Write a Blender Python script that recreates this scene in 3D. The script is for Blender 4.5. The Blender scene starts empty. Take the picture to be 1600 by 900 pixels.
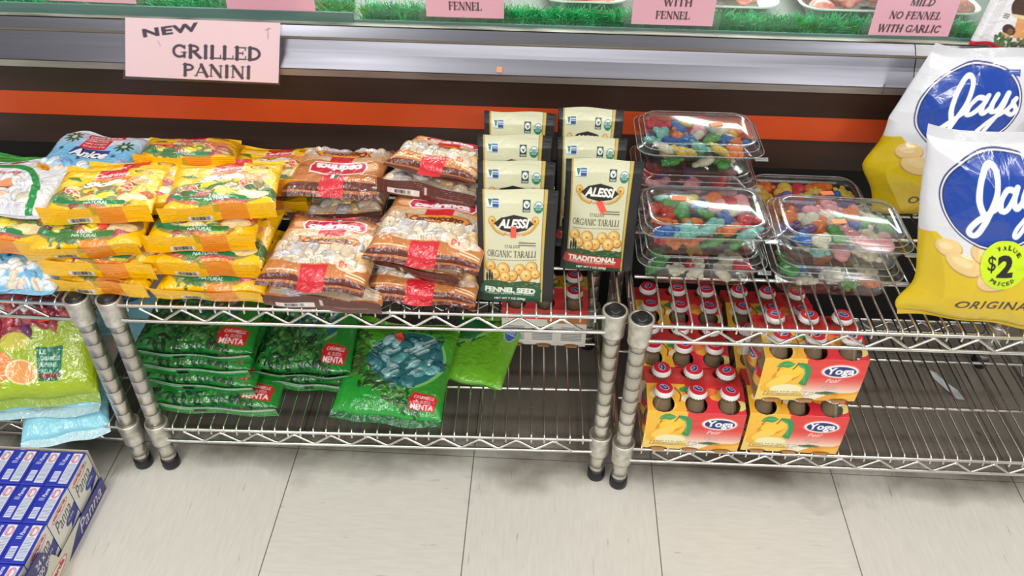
import bpy, bmesh, math, random
import numpy as np
from mathutils import Vector, Matrix
PI = math.pi
SC = bpy.context.scene
COL = SC.collection

# ------------------------------------------------------------------ camera
F_PX = 1312.483
pit, yaw, rol = 0.6886, -0.0401, 0.0151
fw = Vector((math.sin(yaw)*math.cos(pit), math.cos(yaw)*math.cos(pit), -math.sin(pit)))
r0 = Vector((math.cos(yaw), -math.sin(yaw), 0)); u0 = r0.cross(fw)
rr = r0*math.cos(rol)+u0*math.sin(rol); uu = -r0*math.sin(rol)+u0*math.cos(rol)
cam = bpy.data.cameras.new('camera'); camo = bpy.data.objects.new('camera', cam); COL.objects.link(camo)
cam.sensor_width = 36; cam.lens = F_PX/1600*36; cam.clip_start = .02
M = Matrix((rr, uu, -fw)).transposed().to_4x4(); M.translation = Vector((0.5036, -1.0048, 1.1446))
camo.matrix_world = M; SC.camera = camo
# ------------------------------------------------------------------ light
SC.view_settings.view_transform = 'Standard'; SC.view_settings.look = 'None'
SC.view_settings.gamma = 1; SC.view_settings.use_curve_mapping = False
SC.view_settings.exposure = 0.06
w = bpy.data.worlds.new('world'); SC.world = w; w.use_nodes = True
w.node_tree.nodes['Background'].inputs[0].default_value = (1, .99, .975, 1)
w.node_tree.nodes['Background'].inputs[1].default_value = .38
def area(name, loc, sx, sy, power, target, col=(1, .985, .955)):
    l = bpy.data.lights.new(name, 'AREA'); l.shape = 'RECTANGLE'; l.size = sx; l.size_y = sy; l.energy = power; l.color = col
    o = bpy.data.objects.new(name, l); COL.objects.link(o); o.location = loc
    o.rotation_euler = (Vector(target)-Vector(loc)).to_track_quat('-Z', 'Y').to_euler()
    return o
area('ceiling_tube_light', (-0.5, -1.25, 2.7), .13, 2.4, 27, (-0.5, -1.25, 0))
area('ceiling_tube_light', (1.9, -1.25, 2.7), .13, 2.4, 27, (1.9, -1.25, 0))
area('ceiling_tube_light', (0.5, -3.3, 2.5), 3.6, .2, 68, (0.4, -.3, .3))
area('display_case_light', (0.45, .75, 1.05), 1.8, .08, 16, (0.45, .40, .6))

# ------------------------------------------------------------------ tags and meshes
def lin(c):
    c = np.asarray(c, dtype=np.float64)/255.
    return np.where(c <= .04045, c/12.92, ((c+.055)/1.055)**2.4)
def L4(c):
    a = lin(c); return (float(a[0]), float(a[1]), float(a[2]), 1)
def tag(o, label=None, cat=None, group=None, kind=None):
    if label: o['label'] = label
    if cat: o['category'] = cat
    if group: o['group'] = group
    if kind: o['kind'] = kind
    return o
def empty(name, loc=(0, 0, 0), rz=0, mat=None):
    o = bpy.data.objects.new(name, None); COL.objects.link(o); o.empty_display_size = .03
    if mat is not None: o.matrix_world = mat
    else: o.location = loc; o.rotation_euler = (0, 0, rz)
    return o
def link(name, me, parent=None):
    o = bpy.data.objects.new(name, me); COL.objects.link(o)
    if parent: o.parent = parent
    return o
def copy_tree(o):
    c = o.copy(); COL.objects.link(c)
    for ch in o.children:
        d = ch.copy(); COL.objects.link(d); d.parent = c
        for g in ch.children:
            e = g.copy(); COL.objects.link(e); e.parent = d
    return c
def np_mesh(name, V, Fq, mats, smooth=True, col=None, mi=None):
    """V (n,3), Fq (m,4) or (m,3)"""
    me = bpy.data.meshes.new(name); n = len(V); m, k = Fq.shape
    me.vertices.add(n); me.vertices.foreach_set('co', np.asarray(V, np.float32).ravel())
    me.loops.add(m*k); me.loops.foreach_set('vertex_index', np.asarray(Fq, np.int32).ravel())
    me.polygons.add(m); me.polygons.foreach_set('loop_start', np.arange(0, m*k, k, dtype=np.int32))
    me.polygons.foreach_set('loop_total', np.full(m, k, np.int32))
    if smooth: me.polygons.foreach_set('use_smooth', np.ones(m, bool))
    for q in (mats if isinstance(mats, (list, tuple)) else [mats]): me.materials.append(q)
    if mi is not None: me.polygons.foreach_set('material_index', np.asarray(mi, np.int32))
    me.update(calc_edges=True)
    if col is not None:
        a = me.color_attributes.new('print', 'FLOAT_COLOR', 'POINT')
        c = np.ones((n, 4), np.float32); c[:, :3] = lin(np.clip(col, 0, 255)); a.data.foreach_set('color', c.ravel())
    return me
def gridf(nu, nv):
    i = np.arange(nu-1); j = np.arange(nv-1); I, J = np.meshgrid(i, j)
    a = (J*nu+I).ravel(); return np.stack([a, a+1, a+nu+1, a+nu], 1)

class MB:
    """collects boxes, tubes, lathes into one mesh"""
    def __init__(s): s.v = []; s.f = []; s.m = []; s.sm = []
    def add(s, vs, fs, mi=0, smooth=False):
        b = len(s.v); s.v += [tuple(p) for p in vs]; s.f += [tuple(b+i for i in f) for f in fs]; s.m += [mi]*len(fs); s.sm += [smooth]*len(fs)
    def box(s, a, b, mi=0):
        x0, y0, z0 = a; x1, y1, z1 = b
        s.add([(x0,y0,z0),(x1,y0,z0),(x1,y1,z0),(x0,y1,z0),(x0,y0,z1),(x1,y0,z1),(x1,y1,z1),(x0,y1,z1)],
              [(3,2,1,0),(4,5,6,7),(0,1,5,4),(1,2,6,5),(2,3,7,6),(3,0,4,7)], mi)
    def tube(s, pts, r, n=8, mi=0, closed=False):
        P = [Vector(p) for p in pts]; vs = []; fs = []; k = len(P)
        up = None
        for i, p in enumerate(P):
            t = (P[min(i+1, k-1)]-P[max(i-1, 0)]).normalized()
            if up is None: up = t.orthogonal().normalized()
            up = (up-t*up.dot(t)); up = up.normalized() if up.length > 1e-6 else t.orthogonal().normalized()
            sd = t.cross(up)
            for j in range(n):
                a = 2*PI*j/n; vs.append(p+(up*math.cos(a)+sd*math.sin(a))*r)
        for i in range(k-1):
            for j in range(n):
                fs.append((i*n+j, i*n+(j+1) % n, (i+1)*n+(j+1) % n, (i+1)*n+j))
        s.add(vs, fs, mi, True)
        s.add([vs[j] for j in range(n)], [tuple(range(n))[::-1]], mi); s.add([vs[(k-1)*n+j] for j in range(n)], [tuple(range(n))], mi)
    def lathe(s, prof, n=24, c=(0, 0, 0), mi=0, mis=None, smooth=True):
        vs = []; k = len(prof)
        for (r, z) in prof:
            for j in range(n):
                a = 2*PI*j/n; vs.append((c[0]+r*math.cos(a), c[1]+r*math.sin(a), c[2]+z))
        for i in range(k-1):
            s.add([], [], 0)
        b = len(s.v); s.v += vs
        for i in range(k-1):
            for j in range(n):
                s.f.append((b+i*n+j, b+i*n+(j+1) % n, b+(i+1)*n+(j+1) % n, b+(i+1)*n+j)); s.m.append(mis[i] if mis else mi); s.sm.append(smooth)
        if prof[-1][0] > 1e-5: s.f.append(tuple(b+(k-1)*n+j for j in range(n))); s.m.append(mis[-1] if mis else mi); s.sm.append(False)
        if prof[0][0] > 1e-5: s.f.append(tuple(b+j for j in range(n))[::-1]); s.m.append(mis[0] if mis else mi); s.sm.append(False)
    def prism(s, prof, x0, x1, mi=0):
        """extrude a (y,z) polyline along x (open sheet)"""
        k = len(prof); vs = [(x0, y, z) for y, z in prof]+[(x1, y, z) for y, z in prof]
        s.add(vs, [(i, i+k, i+k+1, i+1) for i in range(k-1)], mi)
    def build(s, name, mats, parent=None):
        me = bpy.data.meshes.new(name); me.from_pydata(s.v, [], s.f)
        for q in (mats if isinstance(mats, (list, tuple)) else [mats]): me.materials.append(q)
        me.polygons.foreach_set('material_index', s.m); me.polygons.foreach_set('use_smooth', s.sm); me.update()
        return link(name, me, parent)

# ------------------------------------------------------------------ materials
def mat(name, col, rough=.5, metal=0, coat=0, spec=.5, **kw):
    m = bpy.data.materials.new(name); m.use_nodes = True; b = m.node_tree.nodes['Principled BSDF']
    b.inputs['Base Color'].default_value = L4(col); b.inputs['Roughness'].default_value = rough; b.inputs['Metallic'].default_value = metal
    b.inputs['Coat Weight'].default_value = coat; b.inputs['Specular IOR Level'].default_value = spec
    for k, v in kw.items(): b.inputs[k].default_value = v
    return m
class NT:
    def __init__(s, m): s.t = m.node_tree; s.b = s.t.nodes['Principled BSDF']
    def n(s, typ, **kw):
        o = s.t.nodes.new(typ)
        for k, v in kw.items(): setattr(o, k, v)
        return o
    def l(s, a, b): s.t.links.new(a, b)
def print_mat(name, rough=.3, coat=.3, crinkle=0, scale=60, spec=.5):
    """printed film or board: colour from the print attribute, crinkled by a procedural bump"""
    m = mat(name, (200, 200, 200), rough, coat=coat, spec=spec); t = NT(m)
    a = t.n('ShaderNodeAttribute', attribute_name='print'); t.l(a.outputs['Color'], t.b.inputs['Base Color'])
    t.b.inputs['Coat Roughness'].default_value = .08
    if crinkle:
        tc = t.n('ShaderNodeTexCoord'); ns = t.n('ShaderNodeTexNoise'); ns.inputs['Scale'].default_value = scale; ns.inputs['Detail'].default_value = 3
        ns.inputs['Distortion'].default_value = 1.2
        bp = t.n('ShaderNodeBump'); bp.inputs['Strength'].default_value = crinkle; bp.inputs['Distance'].default_value = .004
        t.l(tc.outputs['Object'], ns.inputs['Vector']); t.l(ns.outputs['Fac'], bp.inputs['Height']); t.l(bp.outputs['Normal'], t.b.inputs['Normal']); t.l(bp.outputs['Normal'], t.b.inputs['Coat Normal'])
    return m
def clear_mat(name, tint=(255, 255, 255), refl=.05, edge=.35, rough=.06, dens=.96):
    """thin clear plastic or glass: mostly see-through with a sharp reflection that grows at the edges"""
    m = bpy.data.materials.new(name); m.use_nodes = True; t = m.node_tree; t.nodes.clear()
    o = t.nodes.new('ShaderNodeOutputMaterial'); mx = t.nodes.new('ShaderNodeMixShader'); tr = t.nodes.new('ShaderNodeBsdfTransparent'); g = t.nodes.new('ShaderNodeBsdfGlossy')
    lw = t.nodes.new('ShaderNodeLayerWeight'); lw.inputs['Blend'].default_value = .35
    mr = t.nodes.new('ShaderNodeMapRange'); mr.inputs['To Min'].default_value = refl; mr.inputs['To Max'].default_value = edge
    c = lin(tint)*dens; tr.inputs['Color'].default_value = (c[0], c[1], c[2], 1); g.inputs['Roughness'].default_value = rough
    t.links.new(lw.outputs['Facing'], mr.inputs['Value']); t.links.new(mr.outputs['Result'], mx.inputs['Fac'])
    t.links.new(tr.outputs[0], mx.inputs[1]); t.links.new(g.outputs[0], mx.inputs[2]); t.links.new(mx.outputs[0], o.inputs['Surface'])
    return m
def noisy(name, c1, c2, rough=.5, metal=0, scale=(8, 8, 8), detail=4, lo=.35, hi=.7, bump=0, coat=0, rvar=0):
    m = mat(name, c1, rough, metal, coat); t = NT(m)
    tc = t.n('ShaderNodeTexCoord'); mp = t.n('ShaderNodeMapping'); mp.inputs['Scale'].default_value = scale
    ns = t.n('ShaderNodeTexNoise'); ns.inputs['Scale'].default_value = 1; ns.inputs['Detail'].default_value = detail
    rp = t.n('ShaderNodeValToRGB'); rp.color_ramp.elements[0].position = lo; rp.color_ramp.elements[1].position = hi
    rp.color_ramp.elements[0].color = L4(c1); rp.color_ramp.elements[1].color = L4(c2)
    t.l(tc.outputs['Object'], mp.inputs['Vector']); t.l(mp.outputs[0], ns.inputs['Vector']); t.l(ns.outputs['Fac'], rp.inputs['Fac']); t.l(rp.outputs['Color'], t.b.inputs['Base Color'])
    if bump:
        bp = t.n('ShaderNodeBump'); bp.inputs['Strength'].default_value = bump; bp.inputs['Distance'].default_value = .002
        t.l(ns.outputs['Fac'], bp.inputs['Height']); t.l(bp.outputs['Normal'], t.b.inputs['Normal'])
    if rvar:
        mr = t.n('ShaderNodeMapRange'); mr.inputs['To Min'].default_value = rough-rvar; mr.inputs['To Max'].default_value = rough+rvar
        t.l(ns.outputs['Fac'], mr.inputs['Value']); t.l(mr.outputs['Result'], t.b.inputs['Roughness'])
    return m
CHROME = noisy('chrome_wire', (236, 234, 228), (196, 192, 184), .26, 1, (25, 25, 25), rvar=.08)
POST = noisy('plated_post', (228, 224, 214), (180, 174, 162), .36, 1, (18, 18, 9), rvar=.1)
COLLAR = noisy('plated_collar', (232, 229, 220), (176, 172, 160), .4, .8, (60, 60, 60), bump=.4)
BLACKP = mat('black_plastic', (26, 26, 28), .35)
GROOVE = mat('post_groove', (112, 104, 92), .6, .5)
STEEL = noisy('ledge_steel', (146, 146, 154), (112, 112, 120), .34, 1, (1.2, 30, 30), rvar=.1)
LIP = noisy('ledge_lip', (190, 182, 176), (140, 128, 122), .45, .6, (4, 40, 40))
BROWN = noisy('dark_wood_laminate', (46, 28, 21), (66, 42, 32), .42, 0, (1.5, 40, 28), 6)
ORANGE = noisy('orange_laminate', (214, 80, 32), (196, 70, 28), .4, 0, (3, 3, 3))
KICK = mat('kick_black', (16, 14, 13), .7)
CAULK = noisy('grimy_caulk', (172, 172, 158), (86, 82, 70), .7, 0, (14, 60, 60), lo=.4, hi=.75)
FILM = print_mat('printed_film', .3, .8, .7, 60)
FILMC = print_mat('crinkled_clear_film', .2, .7, .8, 55)
POUCH = print_mat('matte_pouch_film', .42, .12, .25, 40)
CARD = print_mat('printed_card', .5, .1)
GLOSSY = print_mat('glossy_chip_film', .24, .5, .4, 22)
CLEAR = clear_mat('clear_tub_plastic', (252, 254, 254), .03, .42, .14, .985)
SLEEVE = clear_mat('sign_sleeve', (252, 252, 252), .04, .3, .15, .98)
GLASS = clear_mat('case_glass', (242, 250, 246), .04, .4, .02, .98)
GLASSEDGE = mat('glass_edge', (84, 116, 108), .25, coat=.2)
GRASS = noisy('plastic_grass', (24, 150, 84), (70, 206, 134), .45, 0, (40, 40, 40))
REDST = mat('fluorescent_sticker', (255, 92, 70), .55)
ORST = mat('orange_sticker', (255, 150, 104), .55)

# ------------------------------------------------------------------ print canvas
_txt = {}
def text_tris(s, bold, shear, spacing):
    k = (s, bold, shear, spacing)
    if k not in _txt:
        c = bpy.data.curves.new('t', 'FONT'); c.body = s; c.size = 1; c.offset = bold; c.shear = shear; c.space_character = spacing; c.resolution_u = 3
        o = bpy.data.objects.new('t', c); COL.objects.link(o)
        dg = bpy.context.evaluated_depsgraph_get(); e = o.evaluated_get(dg); me = e.to_mesh(); me.calc_loop_triangles()
        V = np.array([v.co[:2] for v in me.vertices]).reshape(-1, 2); T = np.array([t.vertices[:] for t in me.loop_triangles], int).reshape(-1, 3)
        e.to_mesh_clear(); bpy.data.objects.remove(o); bpy.data.curves.remove(c)
        V = V-V.min(0); V = V/np.maximum(V.max(0), 1e-6); _txt[k] = V[T]
    return _txt[k]
def ell(cx, cy, rx, ry, a0, a1, n=14):
    return [(cx+rx*math.cos(math.radians(a0+(a1-a0)*i/n)), cy+ry*math.sin(math.radians(a0+(a1-a0)*i/n))) for i in range(n+1)]
K, N_ = .19, .08
def _sf(*p): return [([(x-.12, y), (x+.12, y)], .05) for x, y in p]
SERIF = {
 'A': (.95, [([(.1,0),(.45,1)],N_),([(.45,1),(.85,0)],K),([(.22,.33),(.7,.33)],N_)]+_sf((.1,.03),(.85,.03))),
 'C': (.95, [(ell(.5,.5,.38,.46,42,318),.15),([(.8,.98),(.8,.7)],.06),([(.8,.25),(.8,.05)],.05)]),
 'D': (.98, [([(.2,0),(.2,1)],K),(ell(.3,.5,.53,.46,-90,90),.15),([(.06,.97),(.32,.97)],.07),([(.06,.03),(.32,.03)],.07)]),
 'E': (.85, [([(.2,0),(.2,1)],K),([(.06,.97),(.75,.97)],.08),([(.06,.03),(.78,.03)],.08),([(.2,.52),(.58,.52)],.08),([(.74,1),(.74,.76)],.06),([(.77,0),(.77,.26)],.06),([(.58,.64),(.58,.4)],.05)]),
 'F': (.8, [([(.2,0),(.2,1)],K),([(.06,.97),(.73,.97)],.08),([(.2,.52),(.56,.52)],.08),([(.72,1),(.72,.74)],.06),([(.56,.64),(.56,.4)],.05)]+_sf((.2,.03))),
 'G': (1.02, [(ell(.5,.5,.4,.46,42,300),.15),([(.84,.98),(.84,.7)],.06),([(.82,.04),(.82,.4)],.15),([(.62,.41),(.96,.41)],.06)]),
 'H': (1.02, [([(.2,0),(.2,1)],K),([(.8,0),(.8,1)],K),([(.2,.52),(.8,.52)],.08)]+_sf((.2,.03),(.2,.97),(.8,.03),(.8,.97))),
 'I': (.46, [([(.22,0),(.22,1)],K)]+_sf((.22,.03),(.22,.97))),
 'L': (.82, [([(.2,0),(.2,1)],K),([(.06,.03),(.76,.03)],.08),([(.75,0),(.75,.28)],.06)]+_sf((.2,.97))),
 'M': (1.2, [([(.16,0),(.16,1)],N_),([(.2,1),(.58,.05)],K),([(.58,.05),(.96,1)],N_),([(1.0,0),(1.0,1)],K)]+_sf((.16,.03),(1.0,.03),(.14,.97),(1.0,.97))),
 'N': (1.02, [([(.18,0),(.18,1)],N_),([(.2,1),(.82,0)],K),([(.84,0),(.84,1)],N_)]+_sf((.18,.03),(.14,.97),(.84,.97))),
 'O': (1.02, [(ell(.5,.5,.4,.46,0,360,22),.15)]),
 'P': (.85, [([(.2,0),(.2,1)],K),(ell(.34,.73,.38,.24,-90,90),.14),([(.06,.97),(.36,.97)],.07),([(.2,.48),(.36,.48)],.07)]+_sf((.2,.03))),
 'R': (.98, [([(.2,0),(.2,1)],K),(ell(.34,.74,.36,.23,-90,90),.14),([(.06,.97),(.36,.97)],.07),([(.2,.5),(.36,.5)],.07),([(.42,.5),(.84,.02)],K)]+_sf((.2,.03),(.86,.03))),
 'T': (.9, [([(.45,0),(.45,1)],K),([(.05,.97),(.85,.97)],.08),([(.05,1),(.05,.74)],.06),([(.85,1),(.85,.74)],.06)]+_sf((.45,.03))),
 'W': (1.35, [([(.1,1),(.38,0)],K),([(.38,0),(.64,1)],N_),([(.6,1),(.92,0)],K),([(.92,0),(1.2,1)],N_)]+_sf((.1,.97),(.6,.97),(1.2,.97))),
 ' ': (.45, [])}
class Cv:
    def __init__(s, w, h, ppu, bg):
        s.w, s.h, s.s = w, h, ppu; s.W, s.H = int(w*ppu), int(h*ppu)
        s.im = np.empty((s.H, s.W, 3), np.float32); s.im[:] = bg; s.hg = np.zeros((s.H, s.W), np.float32)
    def box(s, x0, y0, x1, y1, pad=1.5):
        a = max(0, int(math.floor(x0*s.s-pad))); b = min(s.W, int(math.ceil(x1*s.s+pad))); c = max(0, int(math.floor(y0*s.s-pad))); d = min(s.H, int(math.ceil(y1*s.s+pad)))
        return (a, b, c, d) if b > a and d > c else None
    def px(s, B):
        a, b, c, d = B; return np.meshgrid((np.arange(a, b)+.5)/s.s, (np.arange(c, d)+.5)/s.s)
    def put(s, B, al, col):
        a, b, c, d = B; al = al[..., None]
        s.im[c:d, a:b] = s.im[c:d, a:b]*(1-al)+np.asarray(col, np.float32)*al
    def press(s, x0, y0, x1, y1):
        B = s.box(x0, y0, x1, y1, 0)
        if B: s.hg[B[2]:B[3], B[0]:B[1]] *= .12
    def rect(s, x0, y0, x1, y1, col): s.poly([(x0, y0), (x1, y0), (x1, y1), (x0, y1)], col)
    def poly(s, P, col):
        P = np.asarray(P, float); B = s.box(P[:, 0].min(), P[:, 1].min(), P[:, 0].max(), P[:, 1].max())
        if not B: return
        X, Y = s.px(B); ins = np.zeros(X.shape, bool); dm = np.full(X.shape, 1e9)
        Q = np.roll(P, -1, 0)
        for (x0, y0), (x1, y1) in zip(P, Q):
            if y0 != y1:
                c = ((y0 > Y) != (y1 > Y)) & (X < (x1-x0)*(Y-y0)/(y1-y0)+x0); ins ^= c
            dx, dy = x1-x0, y1-y0; t = np.clip(((X-x0)*dx+(Y-y0)*dy)/max(dx*dx+dy*dy, 1e-12), 0, 1)
            dm = np.minimum(dm, np.hypot(X-x0-t*dx, Y-y0-t*dy))
        al = np.clip(.5+np.where(ins, dm, -dm)*s.s, 0, 1); s.put(B, al, col)
    def ell(s, x, y, rx, ry, col, rot=0, h=0, ring=None):
        r = max(rx, ry); B = s.box(x-r, y-r, x+r, y+r)
        if not B: return
        X, Y = s.px(B); c, sn = math.cos(rot), math.sin(rot)
        U = ((X-x)*c+(Y-y)*sn)/rx; V = (-(X-x)*sn+(Y-y)*c)/ry; q = np.hypot(U, V)
        d = (q-1)*min(rx, ry)
        if ring: d = np.abs(d+ring/2)-ring/2
        s.put(B, np.clip(.5-d*s.s, 0, 1), col)
        if h:
            a, b, e, f = B; s.hg[e:f, a:b] = np.maximum(s.hg[e:f, a:b], h*np.sqrt(np.clip(1-q*q, 0, 1)))
    def line(s, P, w, col):
        P = np.asarray(P, float); B = s.box(P[:, 0].min()-w, P[:, 1].min()-w, P[:, 0].max()+w, P[:, 1].max()+w)
        if not B: return
        X, Y = s.px(B); dm = np.full(X.shape, 1e9)
        for (x0, y0), (x1, y1) in zip(P[:-1], P[1:]):
            dx, dy = x1-x0, y1-y0; t = np.clip(((X-x0)*dx+(Y-y0)*dy)/max(dx*dx+dy*dy, 1e-12), 0, 1)
            dm = np.minimum(dm, np.hypot(X-x0-t*dx, Y-y0-t*dy))
        s.put(B, np.clip(.5-(dm-w/2)*s.s, 0, 1), col)
    def curve(s, P, w, col, n=8):
        P = [np.array(p, float) for p in P]; P = [2*P[0]-P[1]]+P+[2*P[-1]-P[-2]]; out = []
        for i in range(1, len(P)-2):
            p0, p1, p2, p3 = P[i-1:i+3]
            for k in range(n):
                t = k/n; out.append(.5*((2*p1)+(-p0+p2)*t+(2*p0-5*p1+4*p2-p3)*t*t+(-p0+3*p1-3*p2+p3)*t**3))
        out.append(P[-2]); s.line(out, w, col)
    def tris(s, T, col):
        V = T.reshape(-1, 2); B = s.box(V[:, 0].min(), V[:, 1].min(), V[:, 0].max(), V[:, 1].max())
        if not B: return
        a, b, c, d = B; S = 3; w, h = (b-a)*S, (d-c)*S; mk = np.zeros((h, w), bool)
        Q = (T*s.s-np.array([a, c]))*S
        for t in Q:
            x0, y0 = np.maximum(np.floor(t.min(0)).astype(int), 0); x1, y1 = np.ceil(t.max(0)).astype(int)+1; x1 = min(x1, w); y1 = min(y1, h)
            if x1 <= x0 or y1 <= y0: continue
            X, Y = np.meshgrid(np.arange(x0, x1)+.5, np.arange(y0, y1)+.5); (ax, ay), (bx, by), (cx, cy) = t
            e0 = (bx-ax)*(Y-ay)-(by-ay)*(X-ax); e1 = (cx-bx)*(Y-by)-(cy-by)*(X-bx); e2 = (ax-cx)*(Y-cy)-(ay-cy)*(X-cx)
            mk[y0:y1, x0:x1] |= ((e0 >= 0) & (e1 >= 0) & (e2 >= 0)) | ((e0 <= 0) & (e1 <= 0) & (e2 <= 0))
        s.put(B, mk.reshape(d-c, S, b-a, S).mean((1, 3)), col)
    def text(s, t, x, y, w, h, col, bold=.0, shear=0, rot=0, spacing=1, slant=0, bend=0, halo=None):
        """text fitted to the box x,y,w,h (lower left corner), rot about that corner"""
        T = text_tris(t, bold, shear, spacing).copy()
        def place(T):
            X = T[..., 0]*w; Y = T[..., 1]*h+slant*T[..., 0]*h+bend*h*(1-(2*T[..., 0]-1)**2)
            c, sn = math.cos(rot), math.sin(rot); return np.stack([x+X*c-Y*sn, y+X*sn+Y*c], -1)
        if halo:
            T2 = text_tris(t, bold+.07, shear, spacing); s.tris(place(T2*np.array([1.03, 1.12])-np.array([.015, .06])), halo)
        s.tris(place(T), col)
    def serif(s, t, x, y, w, h, col, rot=0, shear=0, fat=1.0):
        tot = sum(SERIF[c][0] for c in t); kx = w/tot; cx = 0; c, sn = math.cos(rot), math.sin(rot)
        for ch in t:
            for P, th in SERIF[ch][1]:
                q = []
                for (px, py) in P:
                    X = (cx+px)*kx+shear*py*h; Y = py*h; q.append((x+X*c-Y*sn, y+X*sn+Y*c))
                s.line(q, th*min(kx, h)*fat, col)
            cx += SERIF[ch][0]
    def lines(s, x0, y0, x1, y1, rows, col, seed=1, fill=.55):
        """unreadable small print: rows of short dashes"""
        R = random.Random(seed); dh = (y1-y0)/rows
        for i in range(rows):
            x = x0; y = y0+dh*(i+.5)
            while x < x1:
                l = R.uniform(.02, .09)*(x1-x0); e = min(x+l, x1); s.line([(x, y), (e, y)], dh*fill*.7, col); x = e+(x1-x0)*.02
    def barcode(s, x0, y0, x1, y1, seed=3):
        s.rect(x0, y0, x1, y1, (235, 232, 228)); R = random.Random(seed); x = x0+(x1-x0)*.12
        while x < x1-(x1-x0)*.12:
            wd = R.choice((.008, .016, .024))*(x1-x0); s.rect(x, y0+(y1-y0)*.15, x+wd, y1-(y1-y0)*.12, (40, 36, 36)); x += wd+R.choice((.01, .02))*(x1-x0)
    def speckle(s, amt, seed=0):
        s.im += np.random.RandomState(seed).randn(s.H, s.W, 1).astype(np.float32)*amt
    def flip(s):
        s.im = s.im[::-1, ::-1].copy(); s.hg = s.hg[::-1, ::-1].copy(); return s
    def sample(s, u, v, h=False):
        A = s.hg if h else s.im
        x = np.clip(u*s.W-.5, 0, s.W-1.001); y = np.clip(v*s.H-.5, 0, s.H-1.001); i = x.astype(int); j = y.astype(int); i2 = np.minimum(i+1, s.W-1); j2 = np.minimum(j+1, s.H-1)
        fx = x-i; fy = y-j
        if not h: fx = fx[..., None]; fy = fy[..., None]
        return A[j, i]*(1-fx)*(1-fy)+A[j, i2]*fx*(1-fy)+A[j2, i]*(1-fx)*fy+A[j2, i2]*fx*fy

def sheet(name, canvas, P, nu, nv, material, parent, smooth=True):
    """a printed surface: P maps (u,v) arrays to points"""
    u, v = np.meshgrid(np.linspace(0, 1, nu), np.linspace(0, 1, nv)); V = P(u, v).reshape(-1, 3)
    return link(name, np_mesh(name, V, gridf(nu, nv), material, smooth, canvas.sample(u, v).reshape(-1, 3)), parent)
def flat(o, ux, vy):
    o, ux, vy = (np.array(q, float) for q in (o, ux, vy)); return lambda u, v: o+u[..., None]*ux+v[..., None]*vy

# ------------------------------------------------------------------ setting: floor
def make_floor():
    m = mat('vinyl_tile', (205, 200, 188), .34, coat=.08); t = NT(m); t.b.inputs['Coat Roughness'].default_value = .3
    g = t.n('ShaderNodeNewGeometry'); sp = t.n('ShaderNodeSeparateXYZ'); t.l(g.outputs['Position'], sp.inputs[0])
    def mth(op, a, b=None, c=None):
        n = t.n('ShaderNodeMath', operation=op)
        for i, q in enumerate((a, b, c)):
            if q is None: continue
            if isinstance(q, (int, float)): n.inputs[i].default_value = q
            else: t.l(q, n.inputs[i])
        return n.outputs[0]
    TS = .3048
    ux = mth('DIVIDE', mth('SUBTRACT', sp.outputs['X'], .1), TS); uy = mth('DIVIDE', mth('ADD', sp.outputs['Y'], .0761), TS)
    def seam(u, wd):
        f = mth('FRACT', u); d = mth('MINIMUM', f, mth('SUBTRACT', 1, f)); return mth('LESS_THAN', d, wd)
    sm = mth('MAXIMUM', seam(ux, .0028), seam(uy, .0022))
    par = mth('MODULO', mth('ABSOLUTE', mth('ADD', mth('FLOOR', ux), mth('FLOOR', uy))), 2)
    def streak(sx, sy, seed):
        mp = t.n('ShaderNodeMapping'); mp.inputs['Scale'].default_value = (sx, sy, 1); mp.inputs['Location'].default_value = (seed, seed*2, 0)
        t.l(g.outputs['Position'], mp.inputs['Vector']); ns = t.n('ShaderNodeTexNoise'); ns.inputs['Scale'].default_value = 1; ns.inputs['Detail'].default_value = 5
        t.l(mp.outputs[0], ns.inputs['Vector']); return ns.outputs['Fac']
    def mixf(f, a, b):
        n = t.n('ShaderNodeMix', data_type='FLOAT'); t.l(f, n.inputs[0]); t.l(a, n.inputs[2]); t.l(b, n.inputs[3]); return n.outputs[0]
    def mixc(f, a, b):
        n = t.n('ShaderNodeMix', data_type='RGBA'); t.l(f, n.inputs[0])
        for q, i in ((a, 6), (b, 7)):
            if isinstance(q, tuple): n.inputs[i].default_value = L4(q)
            else: t.l(q, n.inputs[i])
        return n.outputs[2]
    st = mixf(par, streak(190, 26, 3), streak(26, 190, 7)); st2 = mixf(par, streak(120, 16, 11), streak(16, 120, 15))
    def rng(x, lo, hi):
        n = t.n('ShaderNodeMapRange'); n.inputs['From Min'].default_value = lo; n.inputs['From Max'].default_value = hi; t.l(x, n.inputs['Value']); return n.outputs['Result']
    c = mixc(rng(st, .3, .75), (212, 208, 198), (222, 218, 208))
    c = mixc(mth('MULTIPLY', rng(st2, .67, .73), .5), c, (150, 138, 122))
    c = mixc(mth('MULTIPLY', rng(st, .72, .78), .6), c, (232, 226, 206))
    # ingrained dirt with shelf shade painted in, under the shelves and around the feet
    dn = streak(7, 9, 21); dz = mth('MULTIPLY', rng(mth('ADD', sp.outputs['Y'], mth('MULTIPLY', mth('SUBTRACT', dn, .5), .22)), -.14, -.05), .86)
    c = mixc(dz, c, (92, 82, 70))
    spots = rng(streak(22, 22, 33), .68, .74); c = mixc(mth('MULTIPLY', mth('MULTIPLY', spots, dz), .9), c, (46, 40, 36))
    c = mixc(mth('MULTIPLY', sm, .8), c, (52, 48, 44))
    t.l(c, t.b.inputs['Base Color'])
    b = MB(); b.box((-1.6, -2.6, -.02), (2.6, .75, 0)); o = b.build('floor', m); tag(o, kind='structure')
make_floor()

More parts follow.
